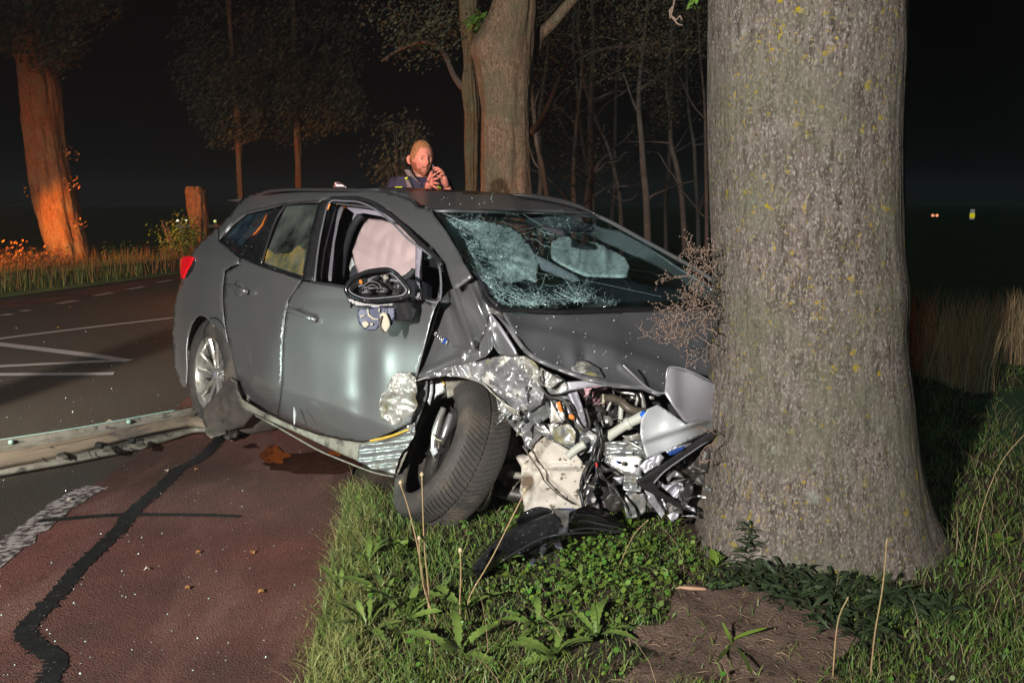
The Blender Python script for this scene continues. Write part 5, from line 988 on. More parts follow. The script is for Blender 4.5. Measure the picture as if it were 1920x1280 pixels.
# --- double trunk behind the car
T2 = empty('double_trunk_tree', (0, 10.5, 0), 'brown tree with a second trunk fused behind it, standing beyond the car roof', 'tree')
T2Y = 10.6
trunk_px('trunk', [(-900, 905, 985), (-400, 930, 1000), (-100, 930, 1003), (0, 925, 1003), (50, 905, 1001), (80, 886, 999), (100, 884, 998), (130, 893, 996), (200, 902, 994), (260, 903, 995), (300, 904, 996), (360, 903, 998), (430, 899, 1003), (480, 888, 1012)], T2Y, MAT['bark_brown'], T2, 90, .03, None, 14)
trunk_px('second_trunk', [(-500, 830, 872), (-100, 846, 884), (0, 860, 893), (60, 866, 893), (120, 871, 890), (165, 866, 894), (230, 872, 898), (300, 874, 897), (360, 875, 897), (470, 870, 898)], T2Y+.45, MAT['bark_second'], T2, 60, .03, None, 10)
def branch(name, P, rr, mt_, parent): return ptube(name, P, rr, mt_, parent, 8)
branch('limb', [(985, 120, T2Y), (1000, 92, T2Y), (1010, 68, T2Y), (1035, 45, T2Y), (1060, 15, T2Y), (1085, -12, T2Y), (1150, -90, T2Y)], [16, 14, 12, 11, 10, 9, 8], MAT['bark_brown'], T2)
branch('limb', [(868, 165, T2Y+.5), (850, 140, T2Y+.5), (838, 110, T2Y+.6), (820, 86, T2Y+.8), (790, 78, T2Y+1), (750, 92, T2Y+1.2), (715, 115, T2Y+1.3)], [7, 5.5, 5, 4.5, 4, 3, 2], MAT['bark_dark'], T2)
branch('limb', [(995, 250, T2Y+3), (1022, 215, T2Y+3), (1050, 150, T2Y+3), (1075, 118, T2Y+3.2), (1120, 95, T2Y+3.4), (1180, 88, T2Y+3.6), (1270, 100, T2Y+4)], [7, 6, 5, 4, 3.5, 3, 2], MAT['bark_dark'], T2)
lv, lf = [], []
leafcluster(lv, lf, at(892, 38, T2Y-.3), .13, 60, .05)
tf_ = mesh('leaf_tuft', lv, lf, MAT['clover'], T2, False); tf_['kind'] = 'stuff'
CRN = {}
def crown(V, Fc, spec, n, s):
    for (x, y, Y, rx, ry) in spec:
        for _ in range(int(n*1.5)):
            a = R.uniform(0, 6.28); q = R.random()**.5; px = x+rx*q*math.cos(a); py = y+ry*q*math.sin(a)
            if noise.noise(Vector((px*.03, py*.03, Y))) < -.12: continue
            leafcluster(V, Fc, atY(px, py, Y+R.gauss(0, .6)), .30, 9, s*.55)
lv, lf = [], []
crown(lv, lf, [(780, 20, 11.5, 90, 90), (1120, 60, 14, 150, 110), (1250, 20, 13, 90, 90)], 260, .05)
mesh('crown', lv, lf, MAT['leaf_night'], T2, False)['kind'] = 'stuff'
# --- leaning tree, left, lit amber
T3 = empty('leaning_tree', g(120, 512), 'big leaning tree at the far left road edge, lower trunk lit orange', 'tree')
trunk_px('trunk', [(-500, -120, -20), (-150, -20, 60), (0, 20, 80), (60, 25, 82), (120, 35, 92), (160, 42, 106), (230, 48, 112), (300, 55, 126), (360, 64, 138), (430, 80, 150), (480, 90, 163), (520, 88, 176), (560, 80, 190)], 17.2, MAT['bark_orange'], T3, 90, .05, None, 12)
branch('limb', [(50, 60, 17.2), (20, 40, 17), (-20, 20, 17)], [14, 12, 9], MAT['bark_dark'], T3)
branch('limb', [(60, 40, 17.2), (90, 0, 17.4), (130, -60, 17.6)], [14, 10, 8], MAT['bark_dark'], T3)
lv, lf = [], []
crown(lv, lf, [(110, 30, 16.6, 80, 60), (100, 85, 16.6, 40, 40), (0, 50, 16.8, 40, 50), (160, -10, 17, 60, 60)], 150, .09)
mesh('crown', lv, lf, MAT['leaf_night'], T3, False)['kind'] = 'stuff'
lv, lf = [], []
for c in ((133, 288, 16.6), (137, 345, 16.6), (62, 358, 16.6), (150, 422, 16.6)): leafcluster(lv, lf, at(*c), .17, 22, .035)
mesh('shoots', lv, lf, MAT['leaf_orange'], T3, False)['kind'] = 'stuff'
# --- two slim trees
def slim(rowsp, Y, label, crowns, mt_='bark_orange', n=240, s=.12, limbs=()):
    t_ = empty('slim_tree', (atY(rowsp[-1][1], 400, Y).x, Y, 0), label, 'tree', 'slim trees beyond the road')
    trunk_px('trunk', rowsp, Y, MAT[mt_], t_, 24, .03, None, 8)
    for P, rr in limbs: branch('limb', [(x, y, Y) for x, y in P], rr, MAT['bark_dark'], t_)
    V, Fc = [], []; crown(V, Fc, crowns, n, s); mesh('crown', V, Fc, MAT['leaf_night'], t_, False)['kind'] = 'stuff'
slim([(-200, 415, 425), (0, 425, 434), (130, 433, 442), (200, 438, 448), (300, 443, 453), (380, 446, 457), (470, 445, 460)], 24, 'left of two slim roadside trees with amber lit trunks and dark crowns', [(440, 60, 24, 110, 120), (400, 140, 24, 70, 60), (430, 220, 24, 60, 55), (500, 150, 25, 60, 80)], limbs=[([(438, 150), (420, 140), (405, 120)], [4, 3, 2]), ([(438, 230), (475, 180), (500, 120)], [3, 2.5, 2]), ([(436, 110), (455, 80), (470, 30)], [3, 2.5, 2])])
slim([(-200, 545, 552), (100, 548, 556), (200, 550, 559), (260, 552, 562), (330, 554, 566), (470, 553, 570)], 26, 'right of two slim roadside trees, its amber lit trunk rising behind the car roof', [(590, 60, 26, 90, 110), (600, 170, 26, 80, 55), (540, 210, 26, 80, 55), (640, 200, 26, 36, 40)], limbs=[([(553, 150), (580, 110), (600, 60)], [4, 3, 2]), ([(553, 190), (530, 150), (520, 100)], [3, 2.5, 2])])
# stump
su = empty('tree_stump', (atY(370, 440, 24).x, 24, 0), 'tall sawn tree stump lit orange left of the car tail', 'stump')
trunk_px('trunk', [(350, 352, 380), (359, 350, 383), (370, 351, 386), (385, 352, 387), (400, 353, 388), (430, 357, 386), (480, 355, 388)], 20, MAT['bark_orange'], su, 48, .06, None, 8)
cc = atY(368, 360, 20); mesh('cut_face', [cc+Vector((.19*math.cos(a)*(1+.1*math.sin(3*a)), .19*math.sin(a), .05+.02*math.sin(5*a))) for a in [i*math.pi/10 for i in range(20)]]+[cc+Vector((.19*math.cos(a), .19*math.sin(a), -.08)) for a in [i*math.pi/10 for i in range(20)]], [tuple(range(20))]+[(i, (i+1) % 20, 20+(i+1) % 20, 20+i) for i in range(20)], MAT['bark_orange'], su, False)
mat('bark_wood', (.2, .18, .16), .9, 0, var=(.11, .1, .09), vscale=3, bump=.4, bscale=30)
# far wood on the right
specs = [(1040, 1015, 17, 5), (1075, 1070, 18, 6), (1095, 1120, 19, 6), (1118, 1105, 22, 4), (1165, 1185, 21, 5), (1215, 1208, 18, 6), (1285, 1280, 20, 5), (1310, 1318, 23, 4), (1015, 1030, 21, 5), (1140, 1150, 25, 4), (1250, 1262, 26, 4), (1325, 1322, 18, 5)]
wlab = ['slim pale trunk nearest the double trunk', 'second slim dark trunk right of the double trunk', 'leaning thin trunk in the wood with an arching limb', 'very thin far trunk in the dark wood', 'pale crooked trunk above the windscreen corner', 'thickest pale trunk in the dark wood over the bonnet', 'faint trunk just left of the big tree', 'faint distant trunk close beside the big tree', 'dim trunk partly hidden behind the double trunk', 'dim thin trunk in the middle of the wood', 'dim far trunk near the right end of the wood', 'dark trunk half hidden by the big tree edge']
for (x0, x1, Y, w_), lb in zip(specs, wlab):
    t_ = empty('woodland_tree', (atY(x0, 430, Y).x, Y, 0), lb, 'tree', 'trees of the dark wood behind the car')
    y_ = 450; pts = [(x0, 480, Y)]; x = x0; dr = (x1-x0)/8
    for q in range(8):
        y_ -= R.uniform(40, 80); dr += R.gauss(0, 4); x = x+dr; dr *= .8; pts.append((x, y_, Y))
    w_ *= R.uniform(.7, 1.3)
    ptube('trunk', pts, [w_*(1.1-.09*i) for i in range(9)], MAT['bark_wood'], t_, 8)
    for q in range(6):
        i = R.randint(1, 7); p = pts[i]; a = R.choice((-1, 1)); P = [p]; up_ = R.uniform(4, 34)
        for k in range(6): P.append((P[-1][0]+a*R.uniform(8, 26), P[-1][1]-up_*R.uniform(.2, 1.3)+k*1.5, Y+.3*k*R.random()))
        ptube('limb', P, [w_*.45*(1-.15*k) for k in range(7)], MAT['bark_wood'], t_, 5, sm=3)
    V, Fc = [], []; crown(V, Fc, [(x+R.uniform(-30, 30), R.uniform(20, 90), Y, 70, 90), (x0+R.uniform(-50, 50), R.uniform(150, 320), Y, 40, 60)], 60, .06); mesh('crown', V, Fc, MAT['leaf_night'], t_, False)['kind'] = 'stuff'
def shrub(name, label, cx, cy, Y, rx, ry, n, s, m, cat='shrub', group=None):
    t_ = empty(name, atY(cx, cy+ry, Y), label, cat, group); V, Fc = [], []
    crown(V, Fc, [(cx, cy, Y, rx, ry)], n, s); mesh('foliage', V, Fc, m, t_, False)['kind'] = 'stuff'
    V, Fc = [], []
    for _ in range(7): a = R.uniform(-.8, .8); addtube(V, Fc, [atY(cx, cy+ry, Y), atY(cx+rx*a*.6, cy, Y), atY(cx+rx*a, cy-ry*.8, Y)], [.02, .012, .005])
    mesh('stems', V, Fc, MAT['bark_dark'], t_)
shrub('bush', 'dark bush standing in the gloom left of the policeman', 745, 290, 17, 45, 75, 150, .08, MAT['leaf_night'])
shrub('bush', 'leafy green bush in front of the sawn stump', 330, 445, 19, 36, 38, 150, .06, MAT['clover'])
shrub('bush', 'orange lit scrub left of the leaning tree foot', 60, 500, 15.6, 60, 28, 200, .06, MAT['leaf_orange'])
shrub('bush', 'low green weeds between the leaning tree and the stump', 215, 492, 19, 60, 24, 150, .05, MAT['clover'])
# distant fence, lights
fn = empty('distant_railing', atY(395, 425, 22), 'low white railing partly seen behind the stump', 'railing')
for x in (340, 390, 405): tube('post', [atY(x, 450, 22.5), atY(x, 416, 22.5)], .03, MAT['pale_panel'], fn, 6, sm=0)
tube('rail', [atY(330, 424, 22.5), atY(410, 424, 22.5)], .05, MAT['pale_panel'], fn, 6, sm=0)
def small_light(x, y, Y, r_, col, st, label, cat='light'):
    m = mat('lit_'+label.split()[0]+str(x), col, .4, emit=(col, st)); c = atY(x, y, Y); t_ = empty('distant_light', c, label, cat)
    bm = bmesh.new(); bmesh.ops.create_icosphere(bm, subdivisions=2, radius=r_); mesh('lens', [c+v.co for v in bm.verts], [tuple(v.index for v in f.verts) for f in bm.faces], m, t_)
    bm.free(); tube('housing', [c+Vector((0, r_*.5, 0)), c+Vector((0, r_*2, 0))], r_*1.2, MAT['dull_black'], t_, 8, sm=0)
    tube('pole', [c+Vector((0, r_*1.5, 0)), Vector((c.x, c.y+r_*1.5, -.1))], r_*.25, MAT['dull_black'], t_, 6, sm=0)
small_light(333, 414, 22.6, .035, (.9, .85, .6), 1.2, 'leftmost warm lamp by the stump')
small_light(349, 413, 22.6, .03, (.9, .85, .6), 1.0, 'dim warm lamp touching the stump')
small_light(403, 415, 22.6, .035, (.8, .9, .3), 1.0, 'yellow green lamp just right of the stump')
small_light(1749, 404, 60, .1, (1, .4, .2), .9, 'left orange reflector far over the dark field', 'reflector')
small_light(1757, 404, 60, .1, (1, .4, .2), .9, 'right orange reflector far over the dark field', 'reflector')
small_light(204, 430, 50, .05, (.8, .15, .03), .6, 'red point of light far left')
small_light(3, 432, 50, .1, (.8, .5, .05), .6, 'yellow point of light at the left frame edge')
sg = empty('marker_post', atY(1823, 430, 45), 'distant grey post with a glowing yellow patch over the dark field', 'post')
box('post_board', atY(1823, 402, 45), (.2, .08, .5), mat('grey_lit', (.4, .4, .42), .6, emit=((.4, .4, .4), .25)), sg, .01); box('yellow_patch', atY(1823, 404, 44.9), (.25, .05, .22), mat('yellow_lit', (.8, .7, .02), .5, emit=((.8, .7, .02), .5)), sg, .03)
box('pole', atY(1823, 420, 45)+Vector((0, .05, -.3)), (.06, .06, 1.5), MAT['dull_black'], sg, 0)
# ================================================================== VEGETATION
def on_car(x, y):
    p = loc(Vector((x, y, 0))); return -.9 < p.x < 1.75 and -.78 < p.y < .8
def blades(name, pts, m, hfn, wfn, lean=.5, seg=3):
    V = []; Fc = []
    for (x, y) in pts:
        h = hfn(x, y); w_ = wfn(x, y); a = R.uniform(0, 6.28); b = R.uniform(0, 6.28); le = R.uniform(.15, 1)*lean*h
        z0 = verge_h(x, y)-.005 if x > edge_x(y)-.06 else 0
        dx, dy = math.cos(a)*w_, math.sin(a)*w_; lx, ly = math.cos(b)*le, math.sin(b)*le; k = len(V)
        for i in range(seg):
            s = i/seg; q = 1-s*.75
            cx = x+lx*s*s; cy = y+ly*s*s; cz = z0+h*(s-.25*s*s*lean)
            V.append((cx-dx*q, cy-dy*q, cz)); V.append((cx+dx*q, cy+dy*q, cz))
        V.append((x+lx, y+ly, z0+h*(1-.25*lean)))
        for i in range(seg-1): Fc.append((k+2*i, k+2*i+1, k+2*i+3, k+2*i+2))
        Fc.append((k+2*seg-2, k+2*seg-1, k+2*seg))
    o = mesh(name, V, Fc, m, smooth=False); return tagit(o, kind='stuff')
def okpt(x, y, soilp=.10):
    if math.hypot(x-1.08, y-3.42) < .42: return False
    if on_car(x, y): return False
    if inpoly(x, y, SOIL) and R.random() > soilp: return False
    return True
def dens(x, y): return .5+.9*noise.noise(Vector((x*2.6, y*2.6, 8)))
def scatter(n, x1=9.5, p0=2.0, y0=2.05, y1=12, soilp=.06, clump=True):
    out = []
    while len(out) < n:
        s = R.random()**p0; y = y0+s*(y1-y0); e = edge_x(y); x = e+R.random()**1.25*(min(x1, .62*y+.6)-e)
        if clump and R.random() > dens(x, y)+.25: continue
        if okpt(x, y, soilp): out.append((x, y))
    return out
def dim(x, y): return .8+.5*noise.noise(Vector((x*1.3, y*1.3, 1)))
tagit(blades('grass', scatter(52000), MAT['blade'], lambda x, y: R.uniform(.03, .085)*dim(x, y)*(1+.12*y*.5), lambda x, y: .0016+.0003*y, .9), kind='stuff')
edge_pts = []
while len(edge_pts) < 6500:
    y = 2.0+R.random()**1.5*3.2; x = edge_x(y)+R.gauss(.06, .07)
    if x > edge_x(y)-.05 and okpt(x, y): edge_pts.append((x, y))
blades('edge_grass', edge_pts, MAT['blade_yellow'], lambda x, y: R.uniform(.02, .115)*dim(x, y*3), lambda x, y: .0018, 1.1)
rt_pts = [(x, y) for x, y in scatter(5000, p0=1.6, y0=2.1) if x > 1.5]
blades('long_grass', rt_pts, MAT['blade'], lambda x, y: R.uniform(.05, .17), lambda x, y: .0018, 1.2, 4)
blades('dry_grass', [(x, y) for x, y in scatter(3400, p0=1.5) if x > 1.45 or R.random() < .12], MAT['straw'], lambda x, y: R.uniform(.06, .3), lambda x, y: .0012, 1.1, 4)
blades('dead_grass', scatter(9000, y1=7), MAT['straw_dull'], lambda x, y: R.uniform(.02, .10), lambda x, y: .0015, 1.4)
# reeds along the ditch
rp_ = []
while len(rp_) < 2400:
    px = R.uniform(1690, 1960); p = g(px, 0, 0) if False else None
    Y = R.uniform(6.6, 8.2)+.3*math.sin(px*.02); x = (px-960)/F*Y*1.0
    if noise.noise(Vector((x*2.5, Y*1.2, 4))) > .02: rp_.append((x, Y))
blades('reeds', rp_, mat('reed', (.42, .31, .16), .8, rnd=.5), lambda x, y: R.uniform(.15, .6)+(.0 if y < 7.4 else .12), lambda x, y: .0028, .28, 4)
fv = []
while len(fv) < 11000:
    px = R.uniform(-30, 420); Y = R.uniform(12.5, 19.5); x = (px-960)/F*Y
    y0 = max(9.2 if x < -10 else 12.6+(x+7.1)*4.6, 5)
    if Y > y0+.1: fv.append((x, Y))
V = []; Fc = []
def vb(pts, m, h0, h1, w_, name):
    V = []; Fc = []
    for x, y in pts:
        h = R.uniform(h0, h1); b = R.uniform(0, 6.28); l_ = h*.4*R.random(); k = len(V); a = R.uniform(0, 6.28); dx, dy = w_*math.cos(a), w_*math.sin(a)
        V += [(x-dx, y-dy, .05), (x+dx, y+dy, .05), (x+l_*math.cos(b), y+l_*math.sin(b), .1+h)]; Fc.append((k, k+1, k+2))
    tagit(mesh(name, V, Fc, m, smooth=False), kind='stuff')
vb([q for q in fv if noise.noise(Vector((q[0]*.9, q[1]*.5, 2))) > -.2], MAT['blade'], .05, .26, .007, 'far_grass')
vb([p for p in fv if R.random() < .22], MAT['leaf_orange'], .1, .45, .007, 'far_dry_grass')
# small round-leaved cover
V = []; Fc = []
for _ in range(4600):
    if R.random() < .55: px, py = R.gauss(1130, 110), R.gauss(1090, 60); q = g(px, py); x, y = q.x, q.y
    else: x, y = scatter(1)[0]
    if x < edge_x(y)+.05 or not okpt(x, y, .02) or y < 2.1 or y > 6: continue
    z0 = verge_h(x, y)+R.uniform(.015, .06); s = R.choice((.003, .004, .005, .006, .008, .011)); nrm = Vector((R.gauss(0, .5), R.gauss(-.25, .5), 1)).normalized(); a = nrm.orthogonal().normalized(); b = nrm.cross(a); k = len(V)
    for i in range(6): an = i*math.pi/3; V.append(Vector((x, y, z0))+a*s*math.cos(an)+b*s*.8*math.sin(an))
    Fc.append(tuple(range(k, k+6)))
tagit(mesh('clover_cover', V, Fc, MAT['clover'], smooth=False), kind='stuff')
# toothed leaves
def leaf_mesh(L, w_, lobes=6, droop=.4, tooth=.45, sharp=True):
    V = []; Fc = []; n = lobes*4
    for i in range(n+1):
        s = i/n; ww = w_*math.sin(math.pi*min(1, s*.92+.06))**.8*(.35+.65*s if s < .7 else 1)
        ph = (s*lobes) % 1; ww *= 1-tooth*ph if sharp else 1
        x = L*s; z = L*(.55*s-droop*s*s)
        V += [(x, -ww, z+ww*.25), (x, 0, z), (x, ww, z+ww*.25)]
    for i in range(n): k = i*3; Fc += [(k, k+3, k+4, k+1), (k+1, k+4, k+5, k+2)]
    me = bpy.data.meshes.new('leaf'); me.from_pydata(V, [], Fc); me.polygons.foreach_set('use_smooth', [True]*len(Fc)); return me
LM = []
for q in range(4): me = leaf_mesh(.15+.02*q, .02+.004*q, 5+q, .35+.1*q); me.materials.append(MAT['dandelion']); LM.append(me)
LM2 = []
for q in range(2): me = leaf_mesh(.10, .032, 3, .3, .12); me.materials.append(MAT['clover']); LM2.append(me)
LM3 = leaf_mesh(.07, .010, 3, .5, .2); LM3.materials.append(MAT['dark_leaf'])
def plant(name, x, y, label, cat, group, meshes, nl, sc_, tilt=(.1, .8), z=None, arc=6.28):
    t_ = empty(name, (x, y, verge_h(x, y) if z is None else z), label, cat, group)
    a0 = R.uniform(0, 6.28)
    for i in range(nl):
        l_ = bpy.data.objects.new('leaf', R.choice(meshes)); COL.objects.link(l_); l_.parent = t_
        s = sc_*R.uniform(.7, 1.2); l_.rotation_euler = (R.gauss(0, .25), -R.uniform(*tilt), a0+arc*i/nl+R.gauss(0, .25)); l_.scale = (s, s, s)
    return t_
DP = [(760, 1180, 'at the bottom left of the verge'), (905, 1110, 'under the black liner tip'), (690, 1210, 'close to the path edge'), (835, 1215, 'between the dry stalks'), (1010, 1190, 'in the middle of the foreground verge'), (1090, 1130, 'below the wheel arch liner'), (960, 1240, 'at the bottom edge of the picture'), (1120, 1215, 'left of the bare soil'), (640, 1120, 'right at the path edge'), (770, 1075, 'left of the black liner tip'), (870, 1160, 'at the foot of the leaning dry stalk'), (1040, 1255, 'lowest, left of the soil patch'), (720, 1140, 'left of the tall dry stalks'), (930, 1075, 'partly over the liner end'), (1180, 1160, 'at the upper corner of the soil patch'), (860, 1250, 'at the bottom below the dry stalks'), (1000, 1120, 'in clover below the liner flap'), (790, 1245, 'lowest of those left of centre'), (1150, 1085, 'in clover left of the tree foot'), (690, 1080, 'in the yellow edge grass')]
for px, py, lb in [d for k_, d in enumerate(DP) if k_ not in (3, 6, 14, 16, 17)]:
    q = g(px, py); plant('dandelion_plant', q.x, q.y, 'toothed dandelion rosette '+lb, 'plant', 'dandelion plants in the verge', LM, R.randint(6, 9), R.uniform(.55, .85))
for px, py, lb in ((745, 1060, 'by the path side of the liner'), (1210, 1060, 'left of the tree foot'), (1105, 1010, 'beside the liner end'), (1250, 1120, 'above the soil patch'), (1340, 1085, 'touching the tree base'), (1060, 1075, 'below the liner'), (1870, 1045, 'alone in the dark right of the tree'), (1180, 1015, 'under the wrecked lamp')):
    q = g(px, py); plant('broadleaf_weed', q.x, q.y, 'broad bright green leafed weed '+lb, 'plant', 'broad leaved weeds', LM2, R.randint(4, 6), R.uniform(.6, .9), (.3, 1.0))
DW = [(1400, 1090, 'tallest dark weed standing against the left foot of the big tree', 8), (1440, 1115, 'dark weed just right of the tallest weed at the tree foot', 3), (1490, 1125, 'dark creeping weed at the middle of the tree foot', 3), (1545, 1140, 'dark creeping weed right of the middle of the tree foot', 3), (1600, 1150, 'dark weed beside the short forked straw', 3), (1660, 1165, 'dark weed before the right half of the tree foot', 3), (1470, 1150, 'dark weed at the upper edge of the bare soil', 2), (1550, 1185, 'dark weed on the right shoulder of the bare soil', 2), (1375, 1112, 'small dark weed at the foot of the tallest weed', 2), (1720, 1180, 'rightmost dark weed below the tree foot', 3), (1620, 1215, 'lowest dark weed right of the bare soil', 2)]
for px, py, lb, hh in DW:
    q = g(px, py); t_ = empty('dark_weed', (q.x, q.y, verge_h(q.x, q.y)), lb, 'plant', 'dark weeds round the big tree foot')
    for h in range(hh):
        for sub_ in range(1 if hh > 3 else 4):
            ox, oy = (0, 0) if hh > 3 else (R.gauss(0, .05), R.gauss(0, .025))
            for i in range(6):
                l_ = bpy.data.objects.new('leaf', LM3); COL.objects.link(l_); l_.parent = t_; s_ = R.uniform(.7, 1.2)*(1.1-.06*h)
                l_.location = (ox, oy, .012+h*.022); l_.rotation_euler = (R.gauss(0, .3), -R.uniform(-.2, .5), 1.05*i+h*.5+R.gauss(0, .2)); l_.scale = (s_, s_, s_)
# dry flower stalks
def stalk(P, label, r_=1.6, head=4):
    (x0, y0) = P[-1]; base = g(x0, y0); Yb = base.y; t_ = empty('dry_stalk', base, label, 'stalk', 'dry dandelion stalks')
    pts = [atY(x, y, Yb-.02*i) for i, (x, y) in enumerate(P[::-1])]
    tube('stem', pts, [r_*Yb/F*(1-.3*i/len(pts)) for i in range(len(pts))], MAT['stalk'], t_, 6)
    c = pts[-1]; s = head*Yb/F
    tube('seed_head', [c, c+Vector((0, 0, s)), c+Vector((0, 0, s*2.2))], [s*.5, s, s*.35], MAT['seed_head'], t_, 7, sm=3)
stalk([(751, 908), (765, 950), (780, 1010), (792, 1070), (802, 1120), (806, 1180)], 'dry stalk bowing left, tip beside the torn tyre')
stalk([(791, 893), (793, 960), (796, 1030), (803, 1100), (807, 1182)], 'tallest upright dry stalk before the torn tyre')
stalk([(863, 1036), (864, 1080), (862, 1130), (863, 1172)], 'short straight dry stalk left of the liner tip', 1.8, 5)
stalk([(984, 922), (950, 990), (925, 1040), (905, 1075), (880, 1120), (871, 1172)], 'long dry stalk leaning right across the black liner')
stalk([(786, 1012), (788, 1060), (797, 1110), (812, 1150), (826, 1180)], 'bent dry stalk right of the two tall ones', 1.5, 4)
stalk([(1663, 1010), (1655, 1100), (1640, 1190), (1630, 1290)], 'tall yellow straw before the foot of the big tree', 1.8, 1)
stalk([(1590, 1120), (1570, 1170), (1560, 1290)], 'short forked straw at the lower right', 1.8, 1)
stalk([(1920, 815), (1875, 870), (1840, 960), (1825, 1060)], 'thin straw arching up at the right frame edge', 1.0, 1)
stalk([(1215, 975), (1190, 1000), (1165, 1050), (1150, 1090)], 'thin straw before the wrecked headlamp', 1.0, 1)
V = []; Fc = []
for _ in range(420):
    a = R.uniform(.2, 1.8), R.uniform(2.15, 3.1)
    if not inpoly(a[0], a[1], SOIL): continue
    z_ = verge_h(*a)+.02; an = R.uniform(0, 6.28); L_ = R.uniform(.008, .05); addtube(V, Fc, [Vector((a[0], a[1], z_)), Vector((a[0]+L_*.5*math.cos(an), a[1]+L_*.5*math.sin(an), z_+.004)), Vector((a[0]+L_*math.cos(an+.3), a[1]+L_*math.sin(an+.3), z_))], [.0006, .0011, .0005], 3)
tagit(mesh('straw_litter', V, Fc, MAT['straw'], None, False), kind='stuff')
# crossed grass leaves on the bare soil
gl = empty('grass_tuft', g(1375, 1195), 'long flat green grass leaves splayed on the bare soil', 'plant')
for P in ([(1375, 1208), (1366, 1190), (1354, 1165)], [(1370, 1200), (1395, 1188), (1438, 1176)], [(1378, 1208), (1396, 1232), (1410, 1265)], [(1373, 1205), (1355, 1225), (1345, 1240)]):
    pts = [g(x, y, .04+.03*i) for i, (x, y) in enumerate(P)]
    S = smoothline(pts, 5); V = []
    for i, p in enumerate(S):
        t_ = (S[min(i+1, len(S)-1)]-S[max(i-1, 0)]).normalized(); sd = t_.cross(Vector((0, -.5, 1))).normalized(); w_ = .006*math.sin(math.pi*(i+.6)/(len(S)+.4)); V += [p-sd*w_, p+sd*w_]
    mesh('leaf', V, [(2*i, 2*i+1, 2*i+3, 2*i+2) for i in range(len(S)-1)], MAT['clover'], gl)
# bark chip, fallen leaves and small debris
q = g(1303, 1103, .05); tube(None, [q, q], .1, None, sm=0)
ch = tube('bark_chip', [g(1266, 1101, .05), g(1290, 1102, .055), g(1324, 1104, .05)], [.004, .007, .005], MAT['wood_chip'], None, 8); tagit(ch, 'pale splinter of wood lying left of the tree foot', 'wood chip')
FL = [(371, 1037, 'orange leaf in the middle of the red path'), (475, 1035, 'yellow leaf right of the orange one on the path'), (489, 1111, 'rust orange leaf near the grass edge'), (275, 1067, 'pale brown leaf left of centre on the path'), (130, 938, 'pale leaf lying on the worn white line'), (313, 882, 'pale leaf beside the upper tar seam'), (368, 880, 'curled brown leaf right of the tar seam'), (112, 614, 'yellow leaf on the asphalt by the long line'), (205, 790, 'small pale leaf behind the sill cover'), (130, 576, 'yellow leaf near the dashed far line'), (350, 1104, 'small yellow leaf low on the path')]
for i, (x, y, lb) in enumerate(FL):
    c = g(x, y, .012); V = []; s = R.uniform(.008, .013)*(1 if y > 800 else 2.2); a0 = R.uniform(0, 6)
    for k in range(10): a = 2*math.pi*k/10; r_ = s*(1 if k % 2 else .7)*(1+.3*math.cos(a)); V.append(c+Vector((r_*math.cos(a+a0), r_*math.sin(a+a0), .006*math.cos(2*a)+.004)))
    V.append(c+Vector((0, 0, .004))); o = mesh('fallen_leaf', V, [(k, (k+1) % 10, 10) for k in range(10)], MAT['dry_leaf' if i not in (3, 4, 5, 8) else 'cream'], None, False); tagit(o, lb, 'leaf', 'fallen leaves')
vs_ = []; fs = []
for _ in range(520):
    px = R.uniform(0, 660); py = R.uniform(780, 1280) if R.random() < .75 else R.uniform(600, 780); p = g(px, py)
    if p.x > edge_x(p.y)-.02: continue
    chip(p+Vector((0, 0, .006)), R.choice((.001, .001, .0015, .002, .0034))*(1 if py > 780 else 1.7))
for _ in range(70): 
    x = R.uniform(950, 1320); y = R.uniform(588, 720)
    if inpoly(x, y, HO): chip(at(x, y, hf(x, y)-.03), R.uniform(.0015, .0035))
for _ in range(40):
    x = R.uniform(620, 1050); y = R.uniform(353, 390)
    if inpoly(x, y, roofo): chip(at(x, y, dfield(rctrl)(x, y)-.012), R.uniform(.002, .004))
tagit(mesh('glass_crumbs', vs_, fs, MAT['glass_chip'], None, False), kind='stuff')
pl = empty('shadow_pole', (-3.8, 2.0, 0), 'tall round pole standing on the road beyond the left picture edge', 'pole')  # unseen pole, added only to throw the long shadow across the road
tube('pole_shaft', [Vector((-3.8, 2.0, .05)), Vector((-3.8, 2.0, 2.6))], .08, MAT['dark_steel'], pl, 16, sm=0); tube('pole_base', [Vector((-3.8, 2.0, .0)), Vector((-3.8, 2.0, .06))], .2, MAT['dark_steel'], pl, 20, sm=0)
hz = mesh('haze', [(x, y, z) for x in (-320, 320) for y in (-80, 620) for z in (-1.1, 13.5)], [(0, 1, 3, 2), (4, 6, 7, 5), (0, 4, 5, 1), (2, 3, 7, 6), (0, 2, 6, 4), (1, 5, 7, 3)], None, None, False); tagit(hz, kind='stuff')
hm = bpy.data.materials.new('haze_air'); hm.use_nodes = True; hn = hm.node_tree.nodes; hn.remove(hn['Principled BSDF']); pv = hn.new('ShaderNodeVolumePrincipled'); pv.inputs['Density'].default_value = .0007; pv.inputs['Color'].default_value = (.9, .93, 1, 1); hm.node_tree.links.new(pv.outputs[0], hn['Material Output'].inputs['Volume']); hz.data.materials.append(hm)
